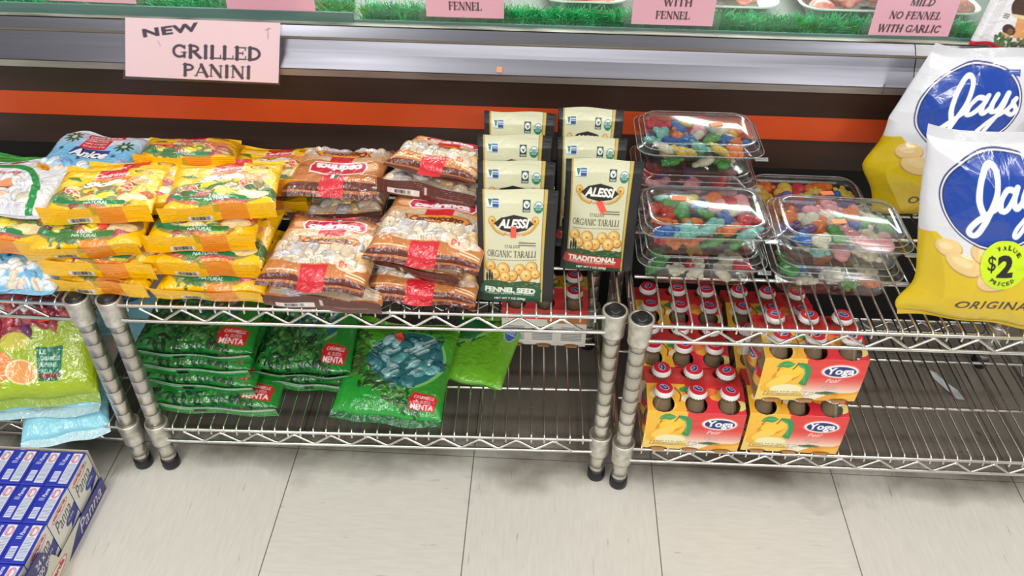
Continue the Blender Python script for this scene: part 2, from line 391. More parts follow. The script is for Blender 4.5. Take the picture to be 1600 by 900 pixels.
# ------------------------------------------------------------------ the refrigerated display counter
CX0, CX1 = -1.2, 2.0
ctr = empty('display_counter', (.4, .265, 0)); tag(ctr, 'long brown deli display counter with an orange stripe and a steel bumper ledge', 'counter')
ctr.location = (0, 0, 0)
b = MB(); b.box((CX0, .265, .39), (CX1, .33, .445)); b.box((CX0, .265, .4885), (CX1, .33, .56)); b.box((CX0, .2665, .44), (CX1, .33, .49)); b.build('front_panel', BROWN, ctr)
b = MB(); b.box((CX0, .2648, .4455), (CX1, .27, .488)); b.build('orange_stripe', ORANGE, ctr)
b = MB(); b.box((CX0, .33, .0), (CX1, .4, .40)); b.build('kick_panel', KICK, ctr)
b = MB()
prof = [(.33, .5995), (.279, .6125), (.264, .6005), (.2645, .5985), (.259, .5975), (.2535, .5845), (.2505, .5795), (.2375, .562), (.2355, .5595), (.2365, .5575)]
b.prism(prof, CX0, 1.075); o = b.build('bumper_ledge', STEEL, ctr)
b = MB(); b.prism(prof, 1.0765, CX1); b.build('bumper_ledge', noisy('worn_ledge_steel', (150, 150, 152), (104, 102, 102), .3, 1, (9, 30, 30)), ctr)
b = MB(); b.prism([(.2365, .5575), (.2385, .5455), (.27, .5445)], CX0, CX1); b.build('ledge_lip', LIP, ctr)
b = MB(); b.prism([(.264, .6003), (.2632, .5993), (.2592, .5977)], CX0, CX1); b.tube([(CX0, .2605, .5985), (CX1, .2605, .5985)], .0011, 6); b.build('ledge_groove', GROOVE, ctr)
b = MB(); b.prism([(.318, .6075), (.30, .6125), (.29, .6118), (.281, .6135)], CX0, CX1); b.build('caulk_bead', CAULK, ctr)
b = MB(); b.box((CX0, .302, .608), (CX1, .309, .92)); b.build('glass_pane', GLASS, ctr)
b = MB(); b.box((CX0, .296, .612), (.19, .3015, .628)); b.box((.19, .298, .609), (CX1, .3015, .6165)); b.build('glass_edge_trim', GLASSEDGE, ctr)
b = MB(); b.box((CX0, .31, .56), (CX1, 1.0, .605)); b.build('display_deck', mat('display_deck_steel', (150, 152, 150), .4, .6), ctr)
b = MB(); b.box((CX0, .98, .6), (CX1, 1.0, 1.25)); b.build('display_back', mat('display_back', (190, 190, 186), .5), ctr)
b = MB(); b.tube([(1.03, .2345, .559), (1.031, .237, .562), (1.032, .2372, .563)], .0012, 6); b.box((1.0315, .2362, .5455), (1.0325, .239, .5595)); b.build('ledge_seam', GROOVE, ctr)
# plastic grass behind the glass: uncountable
def grass_strip(x0, x1, y0, y1, n, seed, label):
    R = np.random.RandomState(seed); V = []; Fq = []
    for i in range(n):
        x, y = R.uniform(x0, x1), R.uniform(y0, y1); a = R.uniform(0, PI); wd = .0012; h = R.uniform(.02, .04); lx, ly = R.normal(0, .011), R.normal(-.004, .01)
        dx, dy = wd*math.cos(a), wd*math.sin(a); k = len(V)
        for t_ in (0, .55, 1):
            s_ = 1-.55*t_; cx, cy, cz = x+lx*t_*t_, y+ly*t_*t_, .603+h*(t_-.25*t_*t_)
            V += [(cx-dx*s_, cy-dy*s_, cz), (cx+dx*s_, cy+dy*s_, cz)]
        Fq += [(k, k+1, k+3, k+2), (k+2, k+3, k+5, k+4)]
    o = link('plastic_grass', np_mesh('plastic_grass', V, np.array(Fq), GRASS, False)); tag(o, label, 'artificial grass', kind='stuff')
grass_strip(-.52, .176, .32, .385, 6000, 1, 'green plastic grass strip behind the left stretch of case glass')
grass_strip(.197, 1.18, .322, .350, 8000, 2, 'green plastic grass strip behind the glass, from the middle to the right')
# trays of meat
TRAY = mat('white_foam_tray', (236, 236, 232), .4, coat=.2)
MEAT = noisy('raw_pink_meat', (214, 110, 100), (236, 168, 156), .3, 0, (60, 60, 60), coat=.6, bump=.6)
def meat_tray(x0, x1, y0, y1, zb, label, mlabel, seed):
    t_ = empty('meat_tray', ((x0+x1)/2, (y0+y1)/2, zb)); tag(t_, label, 'tray')
    w_, d_ = x1-x0, y1-y0; nu = 33; P = []
    def rr_(hw, hd, r, z):
        out = []
        for q, (sx, sy) in enumerate(((1, 1), (-1, 1), (-1, -1), (1, -1))):
            for k in range(7):
                a = PI/2*q+PI/2*k/6; out.append((sx*(hw-r)+r*math.cos(a), sy*(hd-r)+r*math.sin(a), z))
        return out
    rings = [rr_(w_/2-.022, d_/2-.022, .02, .001), rr_(w_/2-.02, d_/2-.02, .022, .0), rr_(w_/2-.006, d_/2-.006, .03, .024), rr_(w_/2, d_/2, .034, .026), rr_(w_/2, d_/2, .034, .023)]
    b = MB(); k = len(rings[0])
    b.add(sum(rings, []), [(i*k+j, i*k+(j+1) % k, (i+1)*k+(j+1) % k, (i+1)*k+j) for i in range(4) for j in range(k)]+[tuple(range(k))], 0, True)
    b.build('foam_tray', TRAY, t_)
    b = MB(); R = random.Random(seed)
    me = bmesh.new()
    n = int(w_*d_/.0016)
    for i in range(n):
        mtx = Matrix.Translation((R.uniform(-w_/2+.035, w_/2-.035), R.uniform(-d_/2+.03, d_/2-.03), R.uniform(.014, .03))) @ Matrix.Rotation(R.uniform(0, PI), 4, 'Z') @ Matrix.Diagonal((R.uniform(1.2, 2.0), 1, .8, 1))
        bmesh.ops.create_icosphere(me, subdivisions=2, radius=R.uniform(.013, .02), matrix=mtx)
    for f in me.faces: f.smooth = True
    m_ = bpy.data.meshes.new('raw_meat'); me.to_mesh(m_); m_.materials.append(MEAT); o = link('raw_meat', m_); o.location = ((x0+x1)/2, (y0+y1)/2, zb); tag(o, mlabel, 'meat', kind='stuff')
meat_tray(.918, 1.215, .366, .55, .6055, 'white foam tray of pale pink meat at the right end behind the glass', 'pale pink meat filling the right-hand white tray', 1)
meat_tray(.655, .885, .366, .55, .6055, 'white foam tray of pink sausage behind the WITH FENNEL card', 'pink sausage meat in the tray behind the WITH FENNEL card', 2)
meat_tray(.49, .635, .368, .55, .6055, 'white foam tray of red meat behind the grass between two pink cards', 'red meat in the tray between two pink cards', 3)

# ------------------------------------------------------------------ wire shelving
def post_mesh():
    b = MB(); prof = [(.0127, .018)]; mi = []
    z = .018
    ks = [round(.0254*i+.006, 4) for i in range(1, 15)]
    for k in ks:
        if k > .36 or k < .02: continue
        prof += [(.0127, k-.0008), (.0121, k-.0003), (.0121, k+.0003), (.0127, k+.0008)]; mi += [0, 1, 1, 1]
    prof.append((.0127, .366)); mi += [0, 0, 0]
    b.lathe(prof, 20, mis=mi); return b
def make_unit(label, loc, rz, W, D=.318):
    u = empty('wire_shelving_unit', loc, rz); tag(u, label, 'wire shelf')
    for (x, y) in ((0, 0), (W, 0), (0, D), (W, D)):
        p = post_mesh().build('post', [POST, GROOVE], u); p.location = (x, y, 0)
        b = MB(); b.lathe([(.0118, 0), (.0146, 0), (.015, .004), (.0142, .019), (.0127, .0205)], 20); b.build('foot', BLACKP, p)
        b = MB(); b.lathe([(.0152, .362), (.0155, .368), (.0125, .3685), (.0125, .371), (.0105, .3735), (.006, .3742), (0.00001, .3743)], 20); b.build('cap', BLACKP, p)
        for zc in (.068, .331):
            b = MB(); b.lathe([(.0127, zc-.008), (.0162, zc-.008), (.0166, zc-.004), (.0162, zc-.002), (.0178, zc+.030), (.0184, zc+.036), (.0182, zc+.038), (.0150, zc+.038), (.0150, zc+.034)], 24); b.build('collar', COLLAR, p)
    for zt, nm in ((.0985, 'shelf'), (.3615, 'shelf')):
        zb = zt-.0285; yf, yk = -.008, D+.008
        b = MB(); n = int(round(W/.0216))
        for i in range(n):
            x = .018+(W-.036)*(i+.5)/n
            b.tube([(x, yf-.0015, zt-.008), (x, yf-.0012, zt+.0012), (x, yf+.004, zt+.0048), (x, yk-.004, zt+.0048), (x, yk+.0012, zt+.0012), (x, yk+.0015, zt-.008)], .0017, 6)
        for y in (D*.333-.004, D*.667+.004):
            b.tube([(-.002, y, zt), (W+.002, y, zt)], .0028, 8)
        sh = b.build(nm, CHROME, u)
        def truss(p0, p1, nrm):
            P0, P1 = Vector(p0), Vector(p1); L = (P1-P0).length; d = (P1-P0)/L; b = MB()
            b.tube([P0+d*.012+Vector((0, 0, zt)), P1-d*.012+Vector((0, 0, zt))], .003, 10)
            b.tube([P0+d*.012+Vector((0, 0, zb)), P1-d*.012+Vector((0, 0, zb))], .003, 10)
            k = int((L-.09)/.0295); k -= (k+1) % 2; pts = []
            for i in range(k+1):
                q = P0+d*(.045+(L-.09)*i/k)-Vector(nrm)*.0015; lo, hi = zb+.0035, zt-.0035
                pts.append(q+Vector((0, 0, hi if i % 2 == 0 else lo)))
            out = []
            for i, p in enumerate(pts):
                if 0 < i < k: out += [p+(pts[i-1]-p)*.07, p+(pts[i+1]-p)*.07]
                else: out.append(p)
            b.tube(out, .0022, 8); b.build('truss', CHROME, sh)
        truss((0, yf, 0), (W, yf, 0), (0, 1, 0)); truss((0, yk, 0), (W, yk, 0), (0, -1, 0))
        truss((-.008, 0, 0), (-.008, D, 0), (1, 0, 0)); truss((W+.008, 0, 0), (W+.008, D, 0), (-1, 0, 0))
    return u
make_unit('low chrome wire shelving unit in the middle, stacked with candy bags and pouches', (-.1061, -.121, 0), .026, .7202)
th = math.radians(-.8)
make_unit('chrome wire shelving unit at the left edge holding lime and pale blue bags', (-.1525-.7202*math.cos(th), -.1223-.7202*math.sin(th), 0), th, .7202)
make_unit('low chrome wire shelving unit on the right under gummy tubs and chip bags', (.6504, -.117, 0), .013, .7202)

# ------------------------------------------------------------------ cards and signs
PINK = (255, 224, 232); DPINK = (244, 182, 198); INK = (74, 62, 78)
def sign_obj(label, canvas, P, nu, nv, sleeve_pts, n):
    s_ = empty('paper_sign', tuple(P(np.zeros((1, 1)), np.zeros((1, 1)))[0, 0])); tag(s_, label, 'sign')
    loc = np.array(s_.location)
    sheet('card', canvas, lambda u, v: P(u, v)-loc, nu, nv, CARD, s_)
    q = [np.array(p)-loc for p in sleeve_pts]; n = np.array(n)*.0014
    b = MB(); b.add([tuple(p+n) for p in q]+[tuple(p-n) for p in q], [(0, 1, 2, 3), (7, 6, 5, 4), (0, 4, 5, 1), (1, 5, 6, 2), (2, 6, 7, 3), (3, 7, 4, 0)]); b.build('plastic_sleeve', SLEEVE, s_)
def bil(A, B_, C_, D_):
    A, B_, C_, D_ = (np.array(q, float) for q in (A, B_, C_, D_))
    return lambda u, v: (A*((1-u)*(1-v))[..., None]+B_*(u*(1-v))[..., None]+C_*(u*v)[..., None]+D_*((1-u)*v)[..., None])
def shrink(P, mu, mv):
    z = lambda a, b: tuple(P(np.array([[a]]), np.array([[b]]))[0, 0]); return z
# grilled panini card: 24.4 x 10.2 cm; pixel frame of the close crop used for layout (x 60..1080, y 105..545)
c = Cv(244, 104, 1.5, PINK)
mx = lambda x: (x-62)/1018*244
my = lambda y: (540-y)/430*104
c.text('NEW', mx(182), my(250), 90, 15, INK, .045, 0, .17, 1.1, slant=0)
c.serif('GRILLED', mx(372), my(380), 142, 21.5, INK, 0, 0, 1.35); c.serif('PANINI', mx(440), my(514), 111, 20.5, INK, 0, 0, 1.35)
c.line([(mx(1000), my(150)), (mx(1003), my(225))], 1.6, (206, 160, 172)); c.line([(mx(985), my(165)), (mx(1015), my(150))], 2, (206, 160, 172)); c.line([(mx(280), my(270)), (mx(295), my(305))], 1.5, (214, 176, 186))
A, B_, C_, D_ = (-.1764, .229, .5388), (.0728, .229, .5354), (.0885, .241, .6310), (-.1553, .241, .6320)
P0 = bil(A, B_, C_, D_); z = shrink(P0, 0, 0); sl = bil(z(-.014, -.05), z(1.010, -.03), z(1.012, 1.04), z(-.020, 1.05))
sign_obj('pink NEW GRILLED PANINI card in a clear sleeve hung over the steel ledge', c, P0, 260, 112, [sl(np.array([[a]]), np.array([[b_]]))[0, 0] for a, b_ in ((0, 0), (1, 0), (1, 1), (0, 1))], (0, -.96, .28))
def glass_sign(label, x0, x1, zl, zr, rows, slv=True, H=.085):
    W = x1-x0; c = Cv(W*1000, H*1000, 1.5, DPINK)
    for r in rows:
        if r[0] == 's': c.serif(r[1], r[2], r[3], r[4], r[5], (60, 34, 40), shear=.12 if len(r) > 6 else 0, fat=1.25)
        else: c.text(r[1], r[2], r[3], r[4], r[5], (84, 40, 46), .02)
    A, B_ = (x0, .2985, zl), (x1, .2985, zr); C_, D_ = (x1, .2985, zr+H), (x0, .2985, zl+H); P0 = bil(A, B_, C_, D_)
    z = shrink(P0, 0, 0)
    sign_obj(label, c, P0, int(W*1000*1.4), 90, [z(-.09, -.12), z(1.09, -.12), z(1.09, 1.05), z(-.09, 1.05)], (0, -1, 0))
glass_sign('blank lower edge of a pink card on the case glass at the far left', -.302, -.160, .633, .6315, [])
glass_sign('pink card with tiny foccacia bread line, above the grilled panini card', -.013, .130, .616, .6175, [('t', 'on foccacia bread', 34, 33.5, 54, 5.5)])
glass_sign('pink FENNEL card on the glass in the middle of the case', .308, .432, .6255, .6255, [('s', 'FENNEL', 36, 12, 53, 12.5)])
glass_sign('pink WITH FENNEL card on the glass right of the middle', .634, .762, .6235, .6235, [('s', 'WITH', 47, 31, 45, 11.5), ('s', 'FENNEL', 37, 10, 54, 11.5)])
glass_sign('pink MILD NO FENNEL WITH GARLIC card on the glass toward the right', 1.007, 1.131, .6175, .6185, [('s', 'WITH GARLIC', 12, 6, 96, 11, 1), ('s', 'NO FENNEL', 24, 27, 79, 11, 1), ('s', 'MILD', 50, 48, 37, 11, 1)])
# orange price sticker on the ledge
b = MB(); b.add([(.424, .2375, .5625), (.433, .2375, .5615), (.4335, .2425, .5685), (.4245, .2425, .5695)], [(0, 1, 2, 3)]); o = b.build('price_sticker', ORST); o.location = (0, -.0018, .0012)
sm_ = o.modifiers.new('thick', 'SOLIDIFY'); sm_.thickness = .0003; tag(o, 'small orange sticker stuck on the steel ledge', 'sticker')

# ------------------------------------------------------------------ bags
def arc(t): t = np.clip(t, 0, 1); return np.sqrt(np.clip(1-(1-t)**2, 0, 1))
def wrk(x, y, seed, sc=1.0):
    """creases of a full plastic bag, in -1..1"""
    R = np.random.RandomState(seed); o = np.zeros_like(x)
    for k in range(7):
        a = R.uniform(0, PI); f = R.uniform(25, 90)*sc; ph = R.uniform(0, 6.3); q = x*math.cos(a)+y*math.sin(a)
        wv = q*f+ph+1.5*np.sin((-x*math.sin(a)+y*math.cos(a))*f*.6+R.uniform(0, 6))
        o += (1-np.abs(np.sin(wv))*2)*R.uniform(.3, 1)/(f/30)**.7
    return o/3.2
class Proto:
    def __init__(s, W, H): s.W, s.H = W, H; s.parts = []; s.front = None
def pillow(W, H, Tf, Tb, cf, cb, nu, nv, seed, sealb=None, sealt=None, eu=.10, ev=.2, evb=.12, wr=.0024, material=None, names=('front_film', 'back_film', 'seal'), warp=None, ccol=(150, 90, 40), wsc=1.0, bl=0.0, vmap=None):
    """front and back film joined along the seams, plus crimped seals; origin at the middle of the bottom seam"""
    p = Proto(W, H); material = material or FILM
    def shape(u, v, sgn):
        e = ev if sgn > 0 else evb; T = Tf if sgn > 0 else Tb
        fu = arc(np.minimum(u, 1-u)/eu); fv = arc(np.minimum(v, 1-v)/e); th_ = T*fu*fv*(1-.25*np.abs(2*u-1)**3)
        x = (u-.5)*W*(1-.035*np.sin(PI*v)**.7); y = v*H+.004*np.sin(u*9+seed)*np.sin(PI*np.minimum(v, .5)) + (.002*np.sin(u*13+seed*2))*(1-np.sin(PI*np.clip(v, 0, 1)))
        zz = sgn*th_+sgn*wr*wrk(x, y, seed+(0 if sgn > 0 else 50), wsc)*np.minimum(1, fu*fv*1.4)
        zz = zz+bl*np.sin(PI*u*1.3+seed)*.5*np.sin(PI*v)
        if sgn > 0 and cf is not None: zz = zz+cf.sample(u, np.interp(v, *vmap) if vmap else v, True)*.001*np.minimum(1, fu*fv*1.2)
        P = np.stack([x, y, zz], -1)
        return warp(P, u, v) if warp else P
    p.front = lambda u, v: shape(u, v, 1)
    def add(name, cvs, nu, nv, fn, m, up=1):
        u, v = np.meshgrid(np.linspace(0, 1, nu), np.linspace(0, 1, nv)); V = fn(u, v).reshape(-1, 3); Fq = gridf(nu, nv); vc = np.interp(v, vmap[0], vmap[1]) if vmap and cvs is cf else v
        if up < 0: Fq = Fq[:, ::-1]
        p.parts.append((name, np_mesh(name, V, Fq, m, True, cvs.sample(u, vc).reshape(-1, 3))))
    add(names[0], cf, nu, nv, lambda u, v: shape(u, v, 1), material)
    add(names[1], cb, 110, 90, lambda u, v: shape(u, v, -1), material, -1)
    for sl, at in ((sealb, 0), (sealt, 1)):
        if not sl: continue
        L, ang, cs = sl[:3]; drop = sl[3] if len(sl) > 3 else 0
        ca, sa = math.cos(ang), math.sin(ang); sgn = -1 if at == 0 else 1
        def fn(u, v, at=at, L=L, ca=ca, sa=sa, sgn=sgn):
            e = shape(u, np.full_like(u, float(at)), 1); q = v*L*(1+.05*np.sin(u*11+seed)); rib = .0006*np.sin(v*PI*2*9)*((v > .45) if drop else 1)
            wv = .0022*np.sin(u*7+seed)*v
            return e+np.stack([0*u, sgn*(q*ca+(.003 if drop else 0))+rib*sa, q*sa-drop+rib*ca+wv], -1)
        add(names[2], cs, 130, 28, fn, material)
    return p
def frame(A, B, L, zb):
    A, B = Vector(A), Vector(B); x = B-A; w = x.length; x.normalize(); h = Vector((-x.y, x.x, 0)).normalized()
    s = max(-.98, min(.98, (zb-(A.z+B.z)/2)/L)); y = h*math.sqrt(1-s*s)+Vector((0, 0, s)); y = (y-x*y.dot(x)).normalized(); z = x.cross(y)
    M = Matrix((x, y, z)).transposed().to_4x4(); M.translation = (A+B)/2; return M, w
def put(p, name, label, cat, group, A, B, L, zb, stickers=(), skew=0):
    M, w = frame(A, B, L, zb); o = empty(name); o.matrix_world = M @ Matrix.Diagonal((w/p.W, L/p.H, 1, 1)); tag(o, label, cat, group)
    for nm, me in p.parts: link(nm, me, o)
    for st in stickers: sticker(o, p, *st)
    if skew: slant(o, skew)
    return o
def slant(o, k):
    for ch in o.children: ch.matrix_parent_inverse = Matrix(((1, -k, 0, 0), (0, 1, 0, 0), (0, 0, 1, 0), (0, 0, 0, 1)))
def sticker(o, p, u0, v0, wu, wv, rot, m, name='price_sticker'):
    k = 7; a, b_ = np.meshgrid(np.linspace(-.5, .5, k), np.linspace(-.5, .5, k)); c, s = math.cos(rot), math.sin(rot); V = []
    for lift in (.0006, .0012):
        X, Y = a*wu, b_*wv; u = u0+(X*c-Y*s)/p.W; v = v0+(X*s+Y*c)/p.H
        Q = p.front(u, v); pk = Q[..., 2].max()
        Q[..., 2] = np.maximum(Q[..., 2], pk-.004)+lift; V.append(Q.reshape(-1, 3))
    Fq = gridf(k, k); Fq = np.concatenate([Fq[:, ::-1], Fq+k*k]); link(name, np_mesh(name, np.concatenate(V), Fq, m, True), o)
def candies(c, R, region, n, cols, r, h, wrap=False):
    """lumps of candy seen through the film: each adds its colour and its own bulge"""
    k = 0; tries = 0; pts = []
    while k < n and tries < n*60:
        tries += 1; x, y = R.uniform(0, c.w), R.uniform(0, c.h)
        if not region(x, y): continue
        if any((x-a)**2+(y-b)**2 < (r*1.15)**2 for a, b in pts): continue
        pts.append((x, y)); k += 1
        rot = R.uniform(0, PI); rx = r*R.uniform(.85, 1.25); ry = rx*R.uniform(.55, .8); col = R.choice(cols)
        if wrap:
            for sg in (-1, 1):
                ax, ay = x+sg*rx*1.35*math.cos(rot), y+sg*rx*1.35*math.sin(rot)
                c.poly([(x+sg*rx*.7*math.cos(rot), y+sg*rx*.7*math.sin(rot)), (ax-3*math.sin(rot), ay+3*math.cos(rot)), (ax+3*math.sin(rot), ay-3*math.cos(rot))], tuple(.86*q for q in col))
        c.ell(x, y, rx, ry, col, rot, h*R.uniform(.7, 1.1))
        if wrap:
            for j in range(5):
                a = R.uniform(-.7, .7); b = R.uniform(-.6, .6); c.line([(x+rx*(a-.3)*math.cos(rot)-ry*b*math.sin(rot), y+rx*(a-.3)*math.sin(rot)+ry*b*math.cos(rot)), (x+rx*(a+.3)*math.cos(rot+.3)-ry*b*math.sin(rot), y+rx*(a+.3)*math.sin(rot+.3)+ry*b*math.cos(rot))], r*.09, tuple(q*R.choice((.72, .84, .9)) for q in col))
def plain(col, w=40, h=20): return Cv(w, h, 1, col)

# ---- citrus candy bag
YEL, ORG, REDP, GRN = (255, 198, 0), (240, 144, 36), (214, 34, 46), (28, 132, 74)
def yellow_cv(seed):
    c = Cv(160, 140, 1.5, YEL); R = random.Random(seed)
    win = lambda x, y: ((x-80)/74)**2+((y-42)/36)**2 < 1
    c.ell(80, 42, 77, 39, (156, 138, 80)); 
    candies(c, R, win, 20, [(96, 142, 70), (76, 120, 66), (184, 78, 82), (196, 100, 100), (218, 116, 64), (226, 206, 76), (236, 216, 130), (150, 66, 60), (124, 150, 80), (160, 140, 90)], 13, 5, True)
    for x, y, r in ((116, 56, 11), (36, 50, 11)):
        c.ell(x, y, r, r*.8, (222, 76, 62)); c.ell(x, y, r, r*.8, (255, 226, 196), ring=1.6)
        for k in range(6): c.line([(x, y), (x+r*.8*math.cos(k*PI/3+.3), y+r*.62*math.sin(k*PI/3+.3))], 1, (255, 214, 180))
    c.ell(129, 30, 22, 12, (252, 222, 148), .1); c.ell(129, 30, 18, 9, (255, 236, 180), .1)
    c.ell(88, 34, 16, 7, (248, 222, 60), .1); c.ell(62, 58, 13, 7, (244, 214, 40), -.2); c.press(24, 8, 122, 28); c.press(106, 18, 152, 42)
    c.curve([(14, 30), (40, 21), (80, 19), (116, 18)], 9, GRN); c.text('100%', 66, 22, 22, 6, (250, 250, 244), .03); c.text('NATURAL', 60, 14.5, 36, 6.5, (250, 250, 244), .03)
    c.press(0, 66, 160, 140); c.poly([(0, 72), (40, 68), (80, 72), (120, 68), (160, 74), (160, 140), (0, 140)], YEL); c.poly([(34, 68), (54, 82), (60, 104), (64, 140), (104, 140), (106, 100), (124, 88), (146, 74), (120, 68), (80, 72)], ORG)
    c.ell(131, 84, 18, 13, (232, 122, 52)); c.ell(131, 84, 15, 10.5, (244, 158, 96)); c.ell(131, 84, 18, 13, (255, 206, 140), ring=1.8)
    c.ell(20, 78, 13, 9, (250, 220, 80)); c.poly([(42, 88), (34, 100), (14, 98), (24, 90)], (86, 126, 40))
    c.text('Sicilia', 46, 70, 66, 18, (252, 248, 232), .07, .25, .03, halo=(40, 78, 44))
    c.rect(62, 94, 104, 140, REDP); c.text('Cedrinca', 57, 101, 52, 13, (255, 236, 230), .03, .3); c.curve([(54, 98), (84, 96), (114, 99)], 1.4, (255, 240, 235))
    c.lines(22, 102, 56, 110, 2, (255, 240, 200), 6); c.ell(130, 112, 14, 6, (60, 40, 20), ring=1.2); c.lines(121, 109, 139, 115, 2, (110, 60, 20), 7)
    c.rect(74, 0, 112, 9, ORG); c.rect(70, 0, 74, 9, (176, 158, 30))
    return c
def yback():
    c = Cv(160, 140, 1, YEL); c.barcode(38, 4, 72, 15); c.rect(78, 0, 116, 30, ORG); c.lines(100, 6, 150, 12, 2, (200, 140, 20)); return c
def yseal(red=False):
    c = Cv(160, 16, 1.2, YEL); c.rect(74, 0, 112, 16, REDP if red else ORG); c.rect(70, 0, 74, 16, (176, 158, 30)); return c
def yband():
    c = Cv(160, 30, 1.5, YEL); c.rect(84, 0, 122, 30, ORG); c.rect(76, 16, 84, 30, (184, 166, 40)); c.barcode(38, 1, 72, 11); c.lines(104, 5, 148, 8, 1, (214, 150, 20))
    for k in range(7): c.line([(0, 16+k*2), (160, 16+k*2)], .4, (236, 172, 10))
    return c
YBD = yband()
YB, YS, YSR = yback(), yseal(), yseal(True)
YP = [pillow(.160, .140, .013, .019, yellow_cv(s), YB, 230, 200, s, (.030, a, YBD, .013), (.012, .2, YSR)) for s, a in ((3, 1.3), (8, 1.1), (14, 1.4))]
YL = 'citrus candy bags on the top shelves'
for key, lab, A, B, L, zb, v in [
 ('Y8', 'yellow citrus candy bag at the bottom of the left stack, over the two post caps', (-.184,-.114,.386), (-.044,-.119,.386), .13, .386, 0),
 ('Y9', 'yellow citrus candy bag at the bottom of the stack beside the cappuccino bags', (-.034,-.119,.386), (.123,-.120,.386), .135, .386, 1),
 ('Y6', 'yellow citrus candy bag second from the bottom of the left stack', (-.188,-.114,.416), (-.026,-.115,.416), .135, .416, 2),
 ('Y7', 'yellow citrus candy bag second from the bottom, beside the cappuccino bags', (-.042,-.105,.416), (.118,-.100,.416), .135, .416, 0),
 ('Y4', 'yellow citrus candy bag third up in the left stack, over the blue anise bag', (-.196,-.121,.446), (-.045,-.098,.446), .135, .446, 1),
 ('Y5', 'yellow citrus candy bag third from the bottom, beside the cappuccino bags', (-.045,-.092,.446), (.108,-.078,.446), .135, .446, 2),
 ('Y2b', 'yellow citrus candy bag half hidden under and behind the topmost bag of the left stack', (-.158,-.058,.470), (-.012,-.031,.470), .112, .474, 1),
 ('Y2', 'yellow citrus candy bag topmost at the front of the left stack', (-.182,-.085,.480), (-.034,-.067,.480), .105, .484, 2),
 ('Y3', 'yellow citrus candy bag on top of the front stack beside the cappuccino bags', (-.022,-.069,.480), (.133,-.043,.480), .118, .480, 0),
 ('YR1', 'yellow citrus candy bag mostly hidden under the rearmost top bag', (-.141,.075,.444), (.015,.075,.445), .125, .42, 2),
 ('Y1', 'yellow citrus candy bag lying highest at the back against the brown counter', (-.113,.070,.476), (.042,.070,.479), .12, .446, 1),
 ('Y12', 'yellow citrus candy bag under another at the back, left of the upside-down cappuccino bag', (-.010,.060,.408), (.146,.060,.412), .125, .40, 0),
 ('Y10', 'yellow citrus candy bag at the back, its end tucked beside the upside-down cappuccino bag', (.000,.058,.447), (.153,.056,.450), .125, .436, 2)]:
    st = []
    if key == 'Y1': st = [(.30, .40, .016, .026, .9, REDST)]
    if key == 'Y4': st = [(.62, .26, .014, .022, .4, REDST)]
    put(YP[v], 'candy_bag', lab, 'candy bag', YL, A, B, L, zb, st, .25 if key == 'Y1' else 0)
# a part-hidden fruit bag with the same print on the left unit
put(YP[0], 'candy_bag', 'yellow citrus candy bag at the left edge, under the white fruit bag', 'candy bag', YL, (-.345,-.086,.428), (-.193,-.087,.428), .135, .43)

